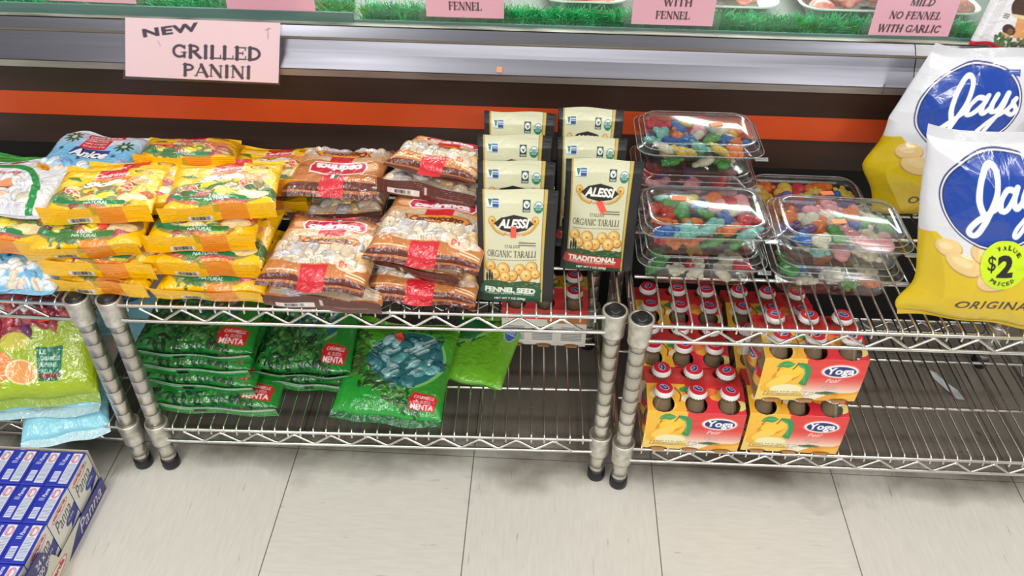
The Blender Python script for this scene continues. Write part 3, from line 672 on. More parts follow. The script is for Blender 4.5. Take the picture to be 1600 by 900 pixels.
# ---- cappuccino candy bag
BRW, TAN, DBR = (100, 42, 28), (202, 128, 70), (84, 36, 26)
def brown_cv(seed, cut=False):
    c = Cv(160, 140, 1.5, TAN); R = random.Random(seed)
    c.poly([(0, 22), (30, 30), (80, 24), (160, 34), (160, 100), (120, 96), (60, 104), (0, 96)], (226, 176, 128))
    c.ell(80, 60, 76, 38, (214, 190, 164))
    c.rect(6, 4, 154, 50, (214, 190, 164)) if cut else None
    win = (lambda x, y: 8 < x < 152 and 8 < y < 84) if cut else (lambda x, y: ((x-80)/72)**2+((y-50)/30)**2 < 1)
    candies(c, R, win, 20, [(228, 222, 218), (206, 200, 198), (212, 192, 164), (218, 178, 112), (224, 202, 168), (188, 178, 176)], 13, 7, True)
    for i in range(26): x, y = R.uniform(14, 146), R.uniform(26, 78); c.line([(x, y), (x+R.uniform(-7, 7), y+R.uniform(-5, 5))], 1.3, R.choice([(92, 80, 78), (150, 120, 96), (180, 170, 166)]))
    if not cut:
        c.poly([(0, 0), (160, 0), (160, 24), (120, 20), (90, 27), (50, 22), (20, 28), (0, 26)], (200, 124, 62))
        c.rect(0, 0, 160, 5, BRW); c.rect(60, 0, 100, 22, REDP)
    c.text('100%', 68, 30, 22, 5.5, (240, 232, 206), .03); c.text('NATURAL', 62, 23.5, 34, 6, (240, 232, 206), .03)
    c.ell(127, 26, 17, 11, (242, 206, 176)); c.ell(143, 31, 13, 9, (244, 214, 188)); c.ell(121, 25, 6, 5, (206, 70, 44), ring=1.4); c.ell(121, 25, 3, 2.4, (206, 70, 44), ring=1.2)
    c.lines(130, 8, 157, 17, 2, (246, 226, 196), 2, .7); c.lines(10, 8, 56, 12, 1, (246, 226, 196), 3, .6)
    c.curve([(12, 26), (20, 40), (26, 28), (12, 26)], .9, (246, 240, 230)); c.lines(8, 28, 22, 34, 2, (246, 240, 230), 8)
    for k in range(5): c.curve([(10+5*k, 106+k), (28+4*k, 110), (52, 104+k)], .9, (150, 84, 48)); c.curve([(106, 104+k), (128, 110), (150, 104+2*k)], .9, (150, 84, 48))
    c.ell(26, 110, 15, 6, (238, 180, 134))
    c.press(28, 64, 136, 140); c.press(0, 84, 160, 140); c.press(0, 0, 160, 6 if cut else 26)
    c.rect(60, 84, 100, 97, REDP)
    c.poly([(30, 66), (124, 66), (134, 75), (124, 85), (30, 86), (36, 77)], (150, 64, 24)); c.poly([(34, 68), (122, 68), (130, 76), (121, 84), (34, 85), (39, 77)], (242, 148, 50))
    c.text('Cappuccino', 40, 66.5, 80, 17, (84, 36, 20), .05, .1, -.02)
    c.rect(0, 120, 160, 140, (196, 118, 60)); c.rect(60, 97, 100, 140, REDP); c.rect(0, 134, 160, 140, BRW); c.rect(60, 132, 100, 140, REDP)
    c.poly([(34, 100), (126, 100), (131, 108), (127, 121), (92, 124), (68, 124), (33, 121), (29, 109)], (250, 240, 236)); c.poly([(36, 102), (124, 102), (128.5, 108), (125, 119), (92, 122), (68, 122), (35, 119), (31.5, 109)], (206, 30, 60))
    c.text('cedrinca', 39, 103, 82, 12.5, (255, 246, 244), .06); c.text('1910', 69, 117.3, 22, 4, (255, 240, 236))
    c.rect(72, 123, 78, 130, (40, 130, 70)); c.rect(78, 123, 84, 130, (250, 250, 248)); c.rect(84, 123, 90, 130, (200, 40, 50))
    return c
def bback():
    c = Cv(160, 140, 1, BRW); c.barcode(20, 3, 66, 11); c.rect(78, 3, 82, 12, (226, 206, 198)); c.lines(96, 5, 140, 8, 1, (176, 120, 104)); return c
def bseal(red=True, col=BRW):
    c = Cv(160, 16, 1.2, col); c.rect(0, 0, 160, 6, (188, 112, 58) if red else col)
    if red: c.rect(60, 0, 100, 16, REDP)
    return c
BB, BSR, BS = bback(), bseal(), bseal(False)
BA = pillow(.160, .140, .016, .016, brown_cv(21), BB, 230, 200, 21, (.012, -.25, BSR), (.011, .1, BSR), evb=.1)      # seal turned down, front print showing
BBD = Cv(160, 26, 1.5, (92, 38, 28)); BBD.rect(18, 3, 70, 12, (232, 222, 216)); BBD.barcode(26, 3.5, 60, 11.5); BBD.rect(78, 8, 82, 20, (226, 206, 198)); BBD.lines(98, 8, 142, 12, 1, (170, 116, 100), 2)
BB1 = pillow(.160, .140, .012, .020, brown_cv(22, True), BB, 230, 200, 23, (.026, 1.35, BBD, .013), (.011, .1, BSR), evb=.07)                  # seal folded under, brown underside showing
BB2 = pillow(.160, .140, .012, .020, brown_cv(27, True), BB, 230, 200, 26, (.026, 1.2, BBD, .013), (.011, .1, BSR), evb=.07)
BF = pillow(.160, .140, .012, .016, brown_cv(24).flip(), plain(BRW), 230, 200, 25, (.012, -.6, BSR), (.011, .1, BS), evb=.1, vmap=([0, .62, 1], [0, .31, .62]))
BL_ = 'cappuccino candy bags'
for key, lab, A, B, L, zb, p in [
 ('C6', 'brown cappuccino candy bag bottommost beside the yellow bags, brown edge out', (.121,-.126,.387), (.290,-.137,.387), .135, .387, BB1),
 ('C9', 'brown cappuccino candy bag at the bottom of the stack beside the upright pouches', (.259,-.112,.392), (.419,-.128,.392), .135, .388, BA),
 ('C5', 'brown cappuccino candy bag tilted on top of the front stack next to the yellow bags', (.118,-.122,.418), (.270,-.139,.418), .142, .422, BA),
 ('C8', 'brown cappuccino candy bag skewed between two others, with its plain brown edge out', (.233,-.060,.419), (.396,-.112,.419), .135, .419, BB2),
 ('C7', 'big brown cappuccino candy bag on top at the front beside the upright pouches', (.264,-.095,.449), (.425,-.122,.449), .138, .452, BA),
 ('C2', 'brown cappuccino candy bag with white candies showing, under the upside-down one', (.115,.052,.398), (.260,.052,.408), .125, .392, BB2),
 ('C1', 'brown cappuccino candy bag turned upside down at the back, its red logo inverted', (.118,.035,.460), (.263,.035,.462), .130, .448, BF),
 ('C4', 'brown cappuccino candy bag with white barcode on its edge, second from top at the back', (.264,.030,.483), (.409,.000,.474), .130, .446, BB1),
 ('C3', 'brown cappuccino candy bag lying topmost at the back beside the upright pouches', (.276,.040,.512), (.410,.010,.504), .125, .478, BA)]:
    put(p, 'candy_bag', lab, 'candy bag', BL_, A, B, L, zb)

# ---- anise candy bag (white to sky blue)
def anise_cv(seed):
    c = Cv(160, 150, 1.5, (120, 192, 234)); R = random.Random(seed)
    for i in range(30): c.rect(0, 84+i*2.2, 160, 152, tuple(np.array((128, 196, 236))*(1-i/29)+np.array((230, 236, 244))*(i/29)))
    candies(c, R, lambda x, y: y < 56 and 6 < x < 154, 30, [(236, 242, 248), (180, 214, 238), (120, 184, 226), (214, 230, 244), (244, 226, 200)], 11, 6, True)
    for cx, cy, sg in ((34, 122, 1), (136, 104, -1)):
        for k in range(9):
            a = k*.7; c.ell(cx+9*math.cos(a), cy+9*math.sin(a), 8, 2.6, (40, 92, 62), a)
        c.ell(cx, cy, 5, 5, (206, 222, 214))
    c.rect(66, 108, 128, 146, (222, 228, 238)); c.rect(78, 138, 124, 150, (206, 34, 46)); c.poly([(62, 124), (122, 124), (128, 132), (120, 140), (66, 142), (60, 134)], (206, 34, 46)); c.text('cedrinca', 64, 127, 58, 10, (255, 240, 240), .04)
    c.poly([(56, 94), (106, 94), (110, 122), (62, 122)], (206, 38, 50))
    for k in range(3): c.text(('CARAMELLE DURE', 'HARD CANDY', 'BONBONS ANIS')[k], 62, 115-k*8, 42, 5, (255, 236, 236), .02)
    c.poly([(46, 76), (116, 70), (118, 92), (52, 94)], (26, 64, 140)); c.text('Anice', 46, 71, 72, 21, (250, 250, 252), .05, .25, -.03, halo=(16, 24, 60))
    for x, y in ((26, 88), (70, 66), (128, 76)): 
        for k in range(4): c.line([(x-4*math.cos(k*.8), y-4*math.sin(k*.8)), (x+4*math.cos(k*.8), y+4*math.sin(k*.8))], 1.4, (36, 66, 90))
    return c
AN = pillow(.160, .150, .018, .018, anise_cv(31), plain((70, 160, 214)), 230, 210, 31, (.010, .1, plain((150, 206, 236))), (.010, .1, plain((224, 230, 238))), material=FILMC)
put(AN, 'candy_bag', 'pale blue anise candy bag lying open to view at the back against the counter', 'candy bag', 'anise candy bags', (-.296,.055,.434), (-.150,.050,.430), .150, .436, skew=.05)
put(AN, 'candy_bag', 'pale blue anise candy bag at the left shelf front, below a yellow bag', 'candy bag', 'anise candy bags', (-.325,-.134,.386), (-.172,-.131,.386), .130, .388)
# ---- white fruit candy bag with a green arc
def fruit_cv(seed):
    c = Cv(170, 150, 1.5, (236, 236, 238)); R = random.Random(seed)
    candies(c, R, lambda x, y: y < 84 and x < 146, 36, [(240, 240, 242), (222, 220, 222), (236, 190, 160), (214, 206, 180), (230, 230, 234), (200, 196, 196)], 11, 6, True)
    c.poly([(0, 90), (60, 88), (110, 80), (146, 30), (150, 0), (170, 0), (170, 150), (0, 150)], (238, 238, 240))
    c.curve([(-4, 128), (50, 122), (104, 104), (138, 66), (150, 20), (150, -5)], 11, (24, 146, 66))
    c.ell(72, 132, 14, 6, (206, 50, 50)); c.ell(118, 122, 16, 9, (244, 196, 40), -.5); c.ell(38, 138, 10, 5, (80, 90, 170)); c.ell(124, 118, 12, 5, (232, 130, 40), -.5)
    c.text('alla frutta', 22, 94, 70, 13, (196, 36, 60), .02, .3, -.06)
    return c
FR = pillow(.170, .150, .016, .018, fruit_cv(41), plain((230, 230, 234)), 230, 200, 41, (.012, .2, plain((226, 226, 230))), (.014, .1, plain((214, 220, 222))), material=FILMC)
put(FR, 'candy_bag', 'white candy bag with a green arc and wrapped sweets at the left edge', 'candy bag', None, (-.376,-.040,.446), (-.216,-.036,.446), .145, .440, [(.52, .38, .018, .020, .5, ORST)])
GB = Cv(170, 150, 1, (40, 160, 70)); GB.curve([(0, 140), (60, 132), (120, 120)], 12, (60, 190, 80))
put(pillow(.170, .150, .014, .016, GB, plain((30, 130, 60)), 90, 80, 43, (.012, .2, plain((40, 160, 70))), (.014, .1, plain((40, 170, 76)))), 'candy_bag', 'green ended candy bag behind the white fruit bag at the left edge', 'candy bag', None, (-.470,.075,.418), (-.298,.085,.408), .11, .400)

# ---- mint candy bags (lower shelf)
def mint_cv(seed):
    c = Cv(185, 195, 1.4, (58, 152, 48)); R = random.Random(seed)
    for i in range(24): c.rect(0, 120+i*3.2, 185, 196, tuple(np.array((66, 168, 52))*(1-i/23)+np.array((98, 176, 34))*(i/23)))
    c.poly([(0, 0), (185, 0), (185, 30), (90, 20), (0, 70)], (36, 160, 56))
    c.ell(108, 108, 70, 66, (134, 206, 120)); c.ell(106, 109, 66, 63, (42, 116, 118))
    candies(c, R, lambda x, y: ((x-106)/60)**2+((y-109)/57)**2 < 1, 26, [(120, 188, 190), (80, 152, 154), (160, 206, 208), (54, 124, 128), (104, 172, 174), (44, 108, 114)], 12.5, 6, True)
    for i in range(12): x, y = R.uniform(58, 138), R.uniform(64, 148); c.line([(x, y), (x+17, y+11)], 7, (170, 206, 204)); c.line([(x+1, y+2.2), (x+16, y+12)], 1.6, (226, 240, 238)); c.line([(x+1, y-1.5), (x+17, y+9)], 1.4, (96, 150, 152))
    for i in range(130):
        t_ = R.random(); x = 10+t_*130+R.uniform(-14, 14); y = 112-96*t_**.55+R.uniform(-16, 16)
        if ((x-108)/62)**2+((y-110)/58)**2 < 1: continue
        if x < -2: continue
        c.ell(max(2, x), max(2, y), R.uniform(5, 9), R.uniform(2, 3.4), R.choice([(40, 96, 44), (52, 112, 48), (74, 136, 60), (34, 82, 40), (70, 84, 40), (90, 150, 70)]), R.uniform(0, PI), 1.5)
    for i in range(26):
        y = 60+i*4; x = 24+R.uniform(-10, 12); c.ell(x, y, R.uniform(6, 10), 3, R.choice([(52, 104, 44), (84, 120, 56), (70, 90, 50)]), R.uniform(0, PI), 1.5)
    for k in range(5):
        x, y = 34+4*k, 100+R.uniform(-40, 50); c.curve([(x, y), (x+10, y+4), (x+2, y-4), (x+12, y-8)], .9, (226, 240, 230))
    for ch, x, y, r in (('M', 96, 176, .05), ('I', 118, 174, -.2), ('N', 128, 172, -.45), ('T', 146, 160, -.8)): c.text(ch, x, y, 13 if ch != 'I' else 4, 17, (40, 120, 84), .06, .1, r)
    c.poly([(130, 12), (172, 8), (176, 30), (170, 36), (134, 40), (128, 28)], (214, 40, 44)); c.text('CARAMELLE', 136, 29, 34, 6, (255, 236, 232), .02, 0, -.05); c.text('AL GUSTO', 139, 21.5, 26, 5, (255, 236, 232), .02, 0, -.05); c.text('MENTA', 132, 12, 38, 8.5, (255, 250, 248), .03, 0, -.05)
    return c
MC = mint_cv(51)
MP = pillow(.185, .195, .022, .020, MC, plain((60, 160, 60)), 250, 260, 51, (.014, -.2, plain((40, 110, 60))), (.014, .1, plain((98, 176, 40))), material=FILMC, ev=.25)
put(MP, 'candy_bag', 'large green mint candy bag with a round window of teal sweets on the lower shelf', 'candy bag', None, (.178,-.100,.128), (.358,-.112,.126), .185, .150, [(.47, .80, .012, .022, .5, REDST)])
# folded mint bags: the leafy lower half and a green underside with a black mark
def gback():
    c = Cv(160, 140, 1, (30, 140, 54)); c.rect(60, 2, 75, 13, (22, 30, 24)); c.rect(20, 12, 50, 15, (190, 210, 196)); return c
MG = mint_cv(57); MG.im = MG.im[:int(MG.H*.72)]; MG.hg = MG.hg[:int(MG.H*.72)]*.5; MG.H = MG.im.shape[0]
for y in range(0, 1): pass
q = MG; q.h = 195*.72
GBD = Cv(185, 28, 1.4, (34, 150, 56)); GBD.rect(0, 22, 185, 28, (150, 178, 156)); GBD.rect(20, 18, 70, 21, (190, 214, 196)); GBD.rect(66, 8, 84, 20, (16, 20, 18)); GBD.lines(90, 20, 180, 27, 2, (210, 224, 214), 4)
MG.im *= np.array((.92, .86, .9), np.float32)
for i in range(340):
    R = random.Random(900+i); x, y = R.uniform(0, 128), R.uniform(1, 140)
    q.ell(x, y, R.uniform(5, 9), R.uniform(2.5, 4.5), R.choice([(36, 88, 44), (44, 108, 50), (66, 128, 62), (28, 70, 36), (34, 96, 52), (22, 58, 34), (84, 140, 78)]), R.uniform(0, PI), 2.2)
q.poly([(150, 40), (186, 30), (186, 141), (140, 141)], (34, 132, 48)); q.poly([(130, 12), (172, 8), (176, 30), (170, 36), (134, 40), (128, 28)], (206, 40, 44)); q.text('CARAMELLE', 136, 29, 34, 6, (255, 236, 232), .02, 0, -.05); q.text('AL GUSTO', 139, 21.5, 26, 5, (255, 236, 232), .02, 0, -.05); q.text('MENTA', 132, 12, 38, 8.5, (255, 250, 248), .03, 0, -.05)
GP = pillow(.185, .140, .012, .018, MG, gback(), 200, 150, 57, (.026, 1.25, GBD, .016), (.012, .1, plain((40, 140, 50))), material=FILMC, evb=.08)
GL = 'folded mint candy bags on the lower shelf'
for lab, A, B, L, zb in [
 ('bottom green mint candy bag of the stack by the left post', (-.118,-.100,.128), (.092,-.101,.128), .15, .128),
 ('green mint candy bag third from the top of the stack by the left post', (-.128,-.074,.154), (.054,-.082,.154), .14, .154),
 ('green mint candy bag second from the top of the stack by the left post', (-.136,-.066,.180), (.048,-.069,.180), .14, .180),
 ('topmost green mint candy bag of the stack by the left post', (-.143,-.058,.206), (.052,-.058,.206), .16, .222),
 ('green mint candy bag under another, left of the large window bag', (.070,-.040,.128), (.216,-.040,.128), .15, .128),
 ('green mint candy bag on top of another, left of the large window bag', (.038,-.044,.158), (.202,-.044,.158), .17, .19)]:
    put(GP, 'candy_bag', lab, 'candy bag', GL, A, B, L, zb)
# the back of a mint bag, lime green with a blue oval
c = Cv(120, 150, 1.4, (112, 184, 40)); c.ell(20, 150, 60, 70, (140, 200, 90)); c.ell(18, 152, 52, 62, (40, 120, 60))
for ch, x, y, r in (('M', 74, 118, 2.1), ('I', 64, 100, 2.25), ('N', 56, 96, 2.4), ('T', 36, 82, 2.6)): c.text(ch, x, y, 14 if ch != 'I' else 4, 17, (40, 116, 76), .05, .1, r)
c.ell(104, 126, 11, 24, (30, 92, 170)); c.ell(104, 126, 11, 24, (200, 224, 240), ring=1); c.lines(97, 118, 111, 134, 3, (236, 246, 250), 5)
put(pillow(.12, .15, .012, .016, c, plain((100, 176, 40)), 150, 180, 59, None, (.012, .1, plain((112, 184, 40)))), 'candy_bag', 'lime green back of a mint candy bag with a blue oval', 'candy bag', None, (.330,-.004,.122), (.450,-.030,.122), .15, .128)

# ---- left unit, lower shelf: filled fruit candy and pale blue bags
c = Cv(210, 160, 1.4, (168, 192, 30)); R = random.Random(61)
c.poly([(0, 160), (0, 60), (60, 84), (110, 110), (210, 126), (210, 160)], (150, 50, 60))
candies(c, R, lambda x, y: y > 88+.28*(x-70) and x < 205, 46, [(236, 226, 230), (206, 60, 74), (160, 40, 60), (220, 200, 214), (120, 60, 110), (240, 236, 238), (190, 90, 90)], 10, 6, True)
for x, y, r in ((62, 50, 26), (38, 40, 22), (20, 30, 20)): c.ell(x, y, r, r*.86, (240, 140, 64), 0, 2)
c.ell(100, 40, 25, 19, (246, 166, 90)); c.ell(100, 40, 25, 19, (250, 226, 180), ring=2.2); c.ell(92, 86, 24, 14, (214, 206, 80), .2); c.ell(46, 24, 20, 10, (206, 40, 60))
c.poly([(126, 28), (160, 28), (168, 82), (124, 80)], (14, 118, 84))
for k, t_ in enumerate(('LE', 'CARAMELLE', 'RIPIENE', 'ALLA')): c.text(t_, 130, 70-k*10, (10, 32, 26, 18)[k], 7, (244, 244, 230), .02)
c.rect(128, 32, 160, 40, (130, 50, 40))
put(pillow(.21, .16, .022, .018, c, plain((150, 180, 40)), 250, 190, 61, (.014, -.2, plain((150, 178, 70))), None, material=FILMC), 'candy_bag', 'lime green bag of fruit filled sweets standing at the left edge of the lower shelf', 'candy bag', None, (-.395,-.140,.150), (-.192,-.105,.150), .165, .272, [(.66, .80, .016, .016, .3, REDST)])
def blue_cv(seed):
    c = Cv(200, 120, 1.2, (150, 216, 232)); c.curve([(0, 70), (60, 76), (130, 66), (200, 90)], 24, (120, 200, 224)); c.ell(130, 62, 28, 13, (26, 112, 190), .15); c.lines(112, 56, 148, 68, 3, (230, 244, 250), 5); c.poly([(150, 70), (200, 60), (200, 120), (160, 120)], (206, 196, 190))
    return c
BLP = pillow(.20, .12, .016, .016, blue_cv(1), plain((140, 208, 226)), 180, 110, 63, (.014, -.2, plain((190, 224, 232))), (.01, .1, plain((150, 216, 232))), material=FILMC, wr=.003)
put(BLP, 'candy_bag', 'pale blue candy bag lying flat under the lime green bag on the left lower shelf', 'candy bag', 'pale blue candy bags', (-.400,-.140,.128), (-.195,-.108,.128), .16, .128)
put(BLP, 'candy_bag', 'pale blue candy bag drooping over the lower shelf front above the cream cartons', 'candy bag', 'pale blue candy bags', (-.306,-.172,.098), (-.180,-.128,.100), .12, .128)
put(pillow(.2, .14, .016, .016, Cv(200, 140, 1, (24, 50, 92)), plain((20, 40, 80)), 80, 60, 66, None, None), 'candy_bag', 'dark navy candy bag in shadow at the very left, behind the lime green bag', 'candy bag', None, (-.56,-.07,.128), (-.37,-.05,.128), .15, .24)
put(BLP, 'candy_bag', 'pale teal candy bag end seen between the two front posts on the left', 'candy bag', 'pale blue candy bags', (-.355,.06,.13), (-.165,.05,.13), .14, .17)

# ------------------------------------------------------------------ stand-up taralli pouches
def pouch_cv(fennel):
    c = Cv(110, 178, 1.9, (30, 30, 34)); X = lambda x: (x-30)/660*110; Y = lambda y: (865-y)/805*178
    c.poly([(X(82), 0), (X(592), 0), (X(606), 180), (X(80), 180)], (206, 176, 84)); c.poly([(X(92), 0), (X(566), 0), (X(580), 180), (X(96), 180)], (218, 217, 184))
    c.rect(X(573), 0, X(578), 180, (120, 90, 40)); c.rect(X(88), 0, X(91), 180, (140, 110, 50))
    c.rect(X(112), Y(176), X(212), Y(118), (236, 240, 236)); c.rect(X(160), Y(168), X(210), Y(118), (46, 84, 150)); c.poly([(X(122), Y(120)), (X(140), Y(165)), (X(158), Y(120))], (40, 120, 90)); c.lines(X(114), Y(176), X(208), Y(168), 1, (60, 120, 120)); c.lines(X(164), Y(150), X(206), Y(124), 2, (220, 230, 240))
    c.rect(X(406), Y(200), X(468), Y(120), (40, 64, 56)); c.ell(X(437), Y(150), 4.3, 5.2, (236, 242, 236)); c.poly([(X(424), Y(140)), (X(440), Y(168)), (X(456), Y(136)), (X(442), Y(150))], (30, 70, 50)); c.text('VEGAN', X(410), Y(196), 8.6, 3, (230, 236, 230), .04)
    c.ell(X(535), Y(168), 6.6, 8.8, (244, 246, 240)); c.poly(ell(X(535), Y(168), 6.2, 8.4, 180, 360), (36, 120, 90)); c.ell(X(535), Y(168), 6.6, 8.8, (60, 130, 110), ring=.8); c.text('USDA', X(508), Y(166), 9, 4.4, (60, 120, 130), .05); c.text('ORGANIC', X(510), Y(186), 8.2, 3, (236, 242, 236), .02)
    for sx in (1, -1):
        cx = X(335); q = lambda x: cx+sx*(x-cx)
        c.ell(q(X(515)), Y(262), 5.4, 7.4, (206, 154, 62)); c.ell(q(X(517)), Y(256), 3.6, 4.6, (236, 200, 120)); c.ell(q(X(512)), Y(262), 1.6, 2.2, (160, 104, 40))
        c.curve([(q(X(520)), Y(292)), (q(X(480)), Y(330)), (q(X(420)), Y(352))], 5, (222, 180, 96)); c.curve([(q(X(520)), Y(292)), (q(X(480)), Y(335)), (q(X(420)), Y(358))], 1.2, (176, 130, 60))
    c.poly([(X(170), Y(278)), (X(230), Y(236)), (X(335), Y(216)), (X(440), Y(236)), (X(500), Y(282)), (X(440), Y(324)), (X(335), Y(342)), (X(230), Y(322))], (34, 30, 30))
    c.text('ALESSI', X(202), Y(308), 44, 14.6, (250, 248, 240), .05, .25, -.02)
    c.text('Autentici', X(252), Y(362), 27, 6, (190, 90, 80), .0)
    c.poly([(X(376), Y(418)), (X(526), Y(452)), (X(532), Y(428)), (X(380), Y(392))], (210, 206, 176)); c.lines(X(382), Y(438), X(524), Y(404), 2, (90, 84, 70), 5)
    c.serif('ITALIAN', X(260), Y(450), 22, 4.8, (60, 52, 46), fat=.8); c.serif('ORGANIC TARALLI', X(112), Y(514), 70, 10.4, (46, 38, 34), -.02, fat=.95)
    c.lines(X(112), Y(552), X(534), Y(528), 1, (120, 100, 70), 7, .25)
    R = random.Random(5)
    for x, y, r in ((140, 590, 46), (250, 610, 58), (390, 612, 50), (495, 600, 54), (180, 650, 44), (330, 660, 50), (450, 660, 56), (530, 650, 40), (270, 670, 46)):
        c.ell(X(x), Y(y), r/6, r/4.9, (176, 112, 44)); c.ell(X(x-3), Y(y-5), r/6.8, r/5.8, (232, 182, 96)); c.ell(X(x-8), Y(y-12), r/11, r/9.5, (246, 214, 140)); c.ell(X(x), Y(y), r/26, r/30, (196, 136, 64))
    c.poly([(X(80), Y(705)), (X(200), Y(690)), (X(300), Y(712)), (X(420), Y(700)), (X(580), Y(716)), (X(580), 0), (X(80), 0)], (52, 86, 50))
    for i in range(40): x, y = R.uniform(90, 570), R.uniform(705, 760); c.ell(X(x), Y(y), R.uniform(1, 3), .8, R.choice([(90, 124, 60), (36, 66, 40), (120, 140, 80), (30, 56, 36)]))
    for x, h in ((112, 66), (134, 86), (154, 72)): c.ell(X(x), Y(704-h/2), 1.5, h/9, (30, 34, 28))
    b = (30, 84, 58) if fennel else (192, 52, 44)
    c.rect(X(82), 0, X(566), Y(800), (26, 62, 44))
    c.poly([(X(52), Y(788)), (X(68), Y(728)), (X(320), Y(748)), (X(588), Y(768)), (X(574), Y(826)), (X(588), Y(842)), (X(320), Y(830)), (X(70), Y(800))], b)
    t_ = 'FENNEL SEED' if fennel else 'TRADITIONAL'
    c.text(t_, X(94), Y(784), 73, 9.2, (240, 240, 226), .055, 0, -.055)
    c.text('CRUNCHY SAVORY BREAD SNACKS', X(104), Y(800), 70, 3.6, (220, 226, 206), .02, 0, -.05)
    c.text('NET WT 7 OZ (200g)', X(178), Y(848), 45, 4.6, (240, 240, 226), .05, 0, -.03)
    return c
def pouch_proto(cv, seed):
    W, H = .108, .178; p = Proto(W, H)
    def th(u, v): return (.0185*np.clip(1-v, 0, 1)**.55+.0015)*(1-.92*np.clip((v-.9)/.1, 0, 1))
    def sh(u, v, sg):
        z = th(u, v)*(.72+.28*arc(np.minimum(u, 1-u)/.3))+.0016*wrk(u*W, v*H, seed+(sg < 0)*9, .6)*np.clip((1-v)*6, 0, 1)*arc(np.minimum(u, 1-u)/.15)
        return np.stack([(u-.5)*W*(1-.03*np.sin(PI*v)), v*H+.0015*np.sin(u*7+seed)*(v > .97), sg*z], -1)
    p.front = lambda u, v: sh(u, v, 1)
    def add(nm, c_, nu, nv, fn, m, fl=False):
        u, v = np.meshgrid(np.linspace(0, 1, nu), np.linspace(0, 1, nv)); Fq = gridf(nu, nv); Fq = Fq[:, ::-1] if fl else Fq
        p.parts.append((nm, np_mesh(nm, fn(u, v).reshape(-1, 3), Fq, m, True, c_.sample(u, v).reshape(-1, 3))))
    add('front_panel', cv, 200, 320, lambda u, v: sh(u, v, 1), POUCH)
    bk = Cv(110, 178, 1, (32, 32, 36)); bk.rect(8, 8, 100, 160, (222, 220, 192)); bk.lines(12, 30, 96, 150, 16, (70, 66, 60), 9)
    add('back_panel', bk, 60, 80, lambda u, v: sh(u, v, -1), POUCH, True)
    for e in (0, 1):
        def fn(u, v, e=e):
            a = sh(np.full_like(u, float(e)), v, -1); b_ = sh(np.full_like(u, float(e)), v, 1); q = a*(1-u)[..., None]+b_*u[..., None]
            q[..., 0] += (-1 if e else 1)*.010*np.sin(PI*u)*np.clip(1.2-v, 0, 1); return q
        g = Cv(40, 178, 1, (34, 34, 38))
        if e: g.rect(2, 20, 14, 150, (222, 222, 196)); g.lines(3, 30, 13, 140, 26, (90, 84, 76), 4)
        add('side_gusset', g, 12, 60, fn, POUCH, bool(e) is False)
    add('bottom_gusset', plain((30, 40, 36)), 30, 8, lambda u, v: sh(u, np.zeros_like(v), -1)*(1-v)[..., None]+sh(u, np.zeros_like(v), 1)*v[..., None], POUCH, True)
    return p
PF, PT = pouch_proto(pouch_cv(True), 3), pouch_proto(pouch_cv(False), 5)
def stand(p, name, label, cat, group, x, y, z, rz, lean, sx=1, sy=1, roll=0, st=(), shear=0):
    M = Matrix.Translation((x, y, z)) @ Matrix.Rotation(rz, 4, 'Z') @ Matrix.Rotation(PI/2-lean, 4, 'X') @ Matrix.Rotation(roll, 4, 'Z') @ Matrix.Diagonal((sx, sy, 1, 1))
    o = empty(name); o.matrix_world = M; tag(o, label, cat, group)
    for nm, me in p.parts: link(nm, me, o)
    for q in st: sticker(o, p, *q)
    if shear: slant(o, shear)
    return o
RS = [(.46, .66, .0075, .017, 0, REDST)]; RT = [(.50, .605, .009, .019, .45, REDST)]
# lowest edge of each pouch rests on the deck wires at z = .367
for lab, x, y, rz, ln, st in [
 ('black and cream fennel seed taralli pouch, front one of the left row', .4715, -.075, .02, -.01, RS),
 ('black and cream taralli pouch second from the front of the left row, partly covered', .467, -.010, .0, .03, []),
 ('black and cream taralli pouch third from the front of the left row, partly covered', .4615, .058, .02, .05, []),
 ('black and cream taralli pouch at the back of the left row, against the counter', .4655, .128, -.02, .05, [(.52, .70, .0075, .015, .2, REDST)])]:
    stand(PF, 'taralli_pouch', lab, 'snack pouch', 'taralli pouches', x, y, .3695, rz, ln, st=st)
for lab, x, y, rz, ln, st in [
 ('black and cream traditional taralli pouch with a red banner, front one of the right row', .589, .004, -.01, .02, RT),
 ('black and cream taralli pouch in the middle of the right row, mostly covered', .5735, .060, .02, .05, []),
 ('black and cream taralli pouch at the back of the right row, standing highest', .5735, .142, .0, .09, [(.48, .66, .008, .018, .6, REDST)])]:
    stand(PT, 'taralli_pouch', lab, 'snack pouch', 'taralli pouches', x, y, .3695, rz, ln, sx=(1.0 if 'front' in lab else .93), st=st)

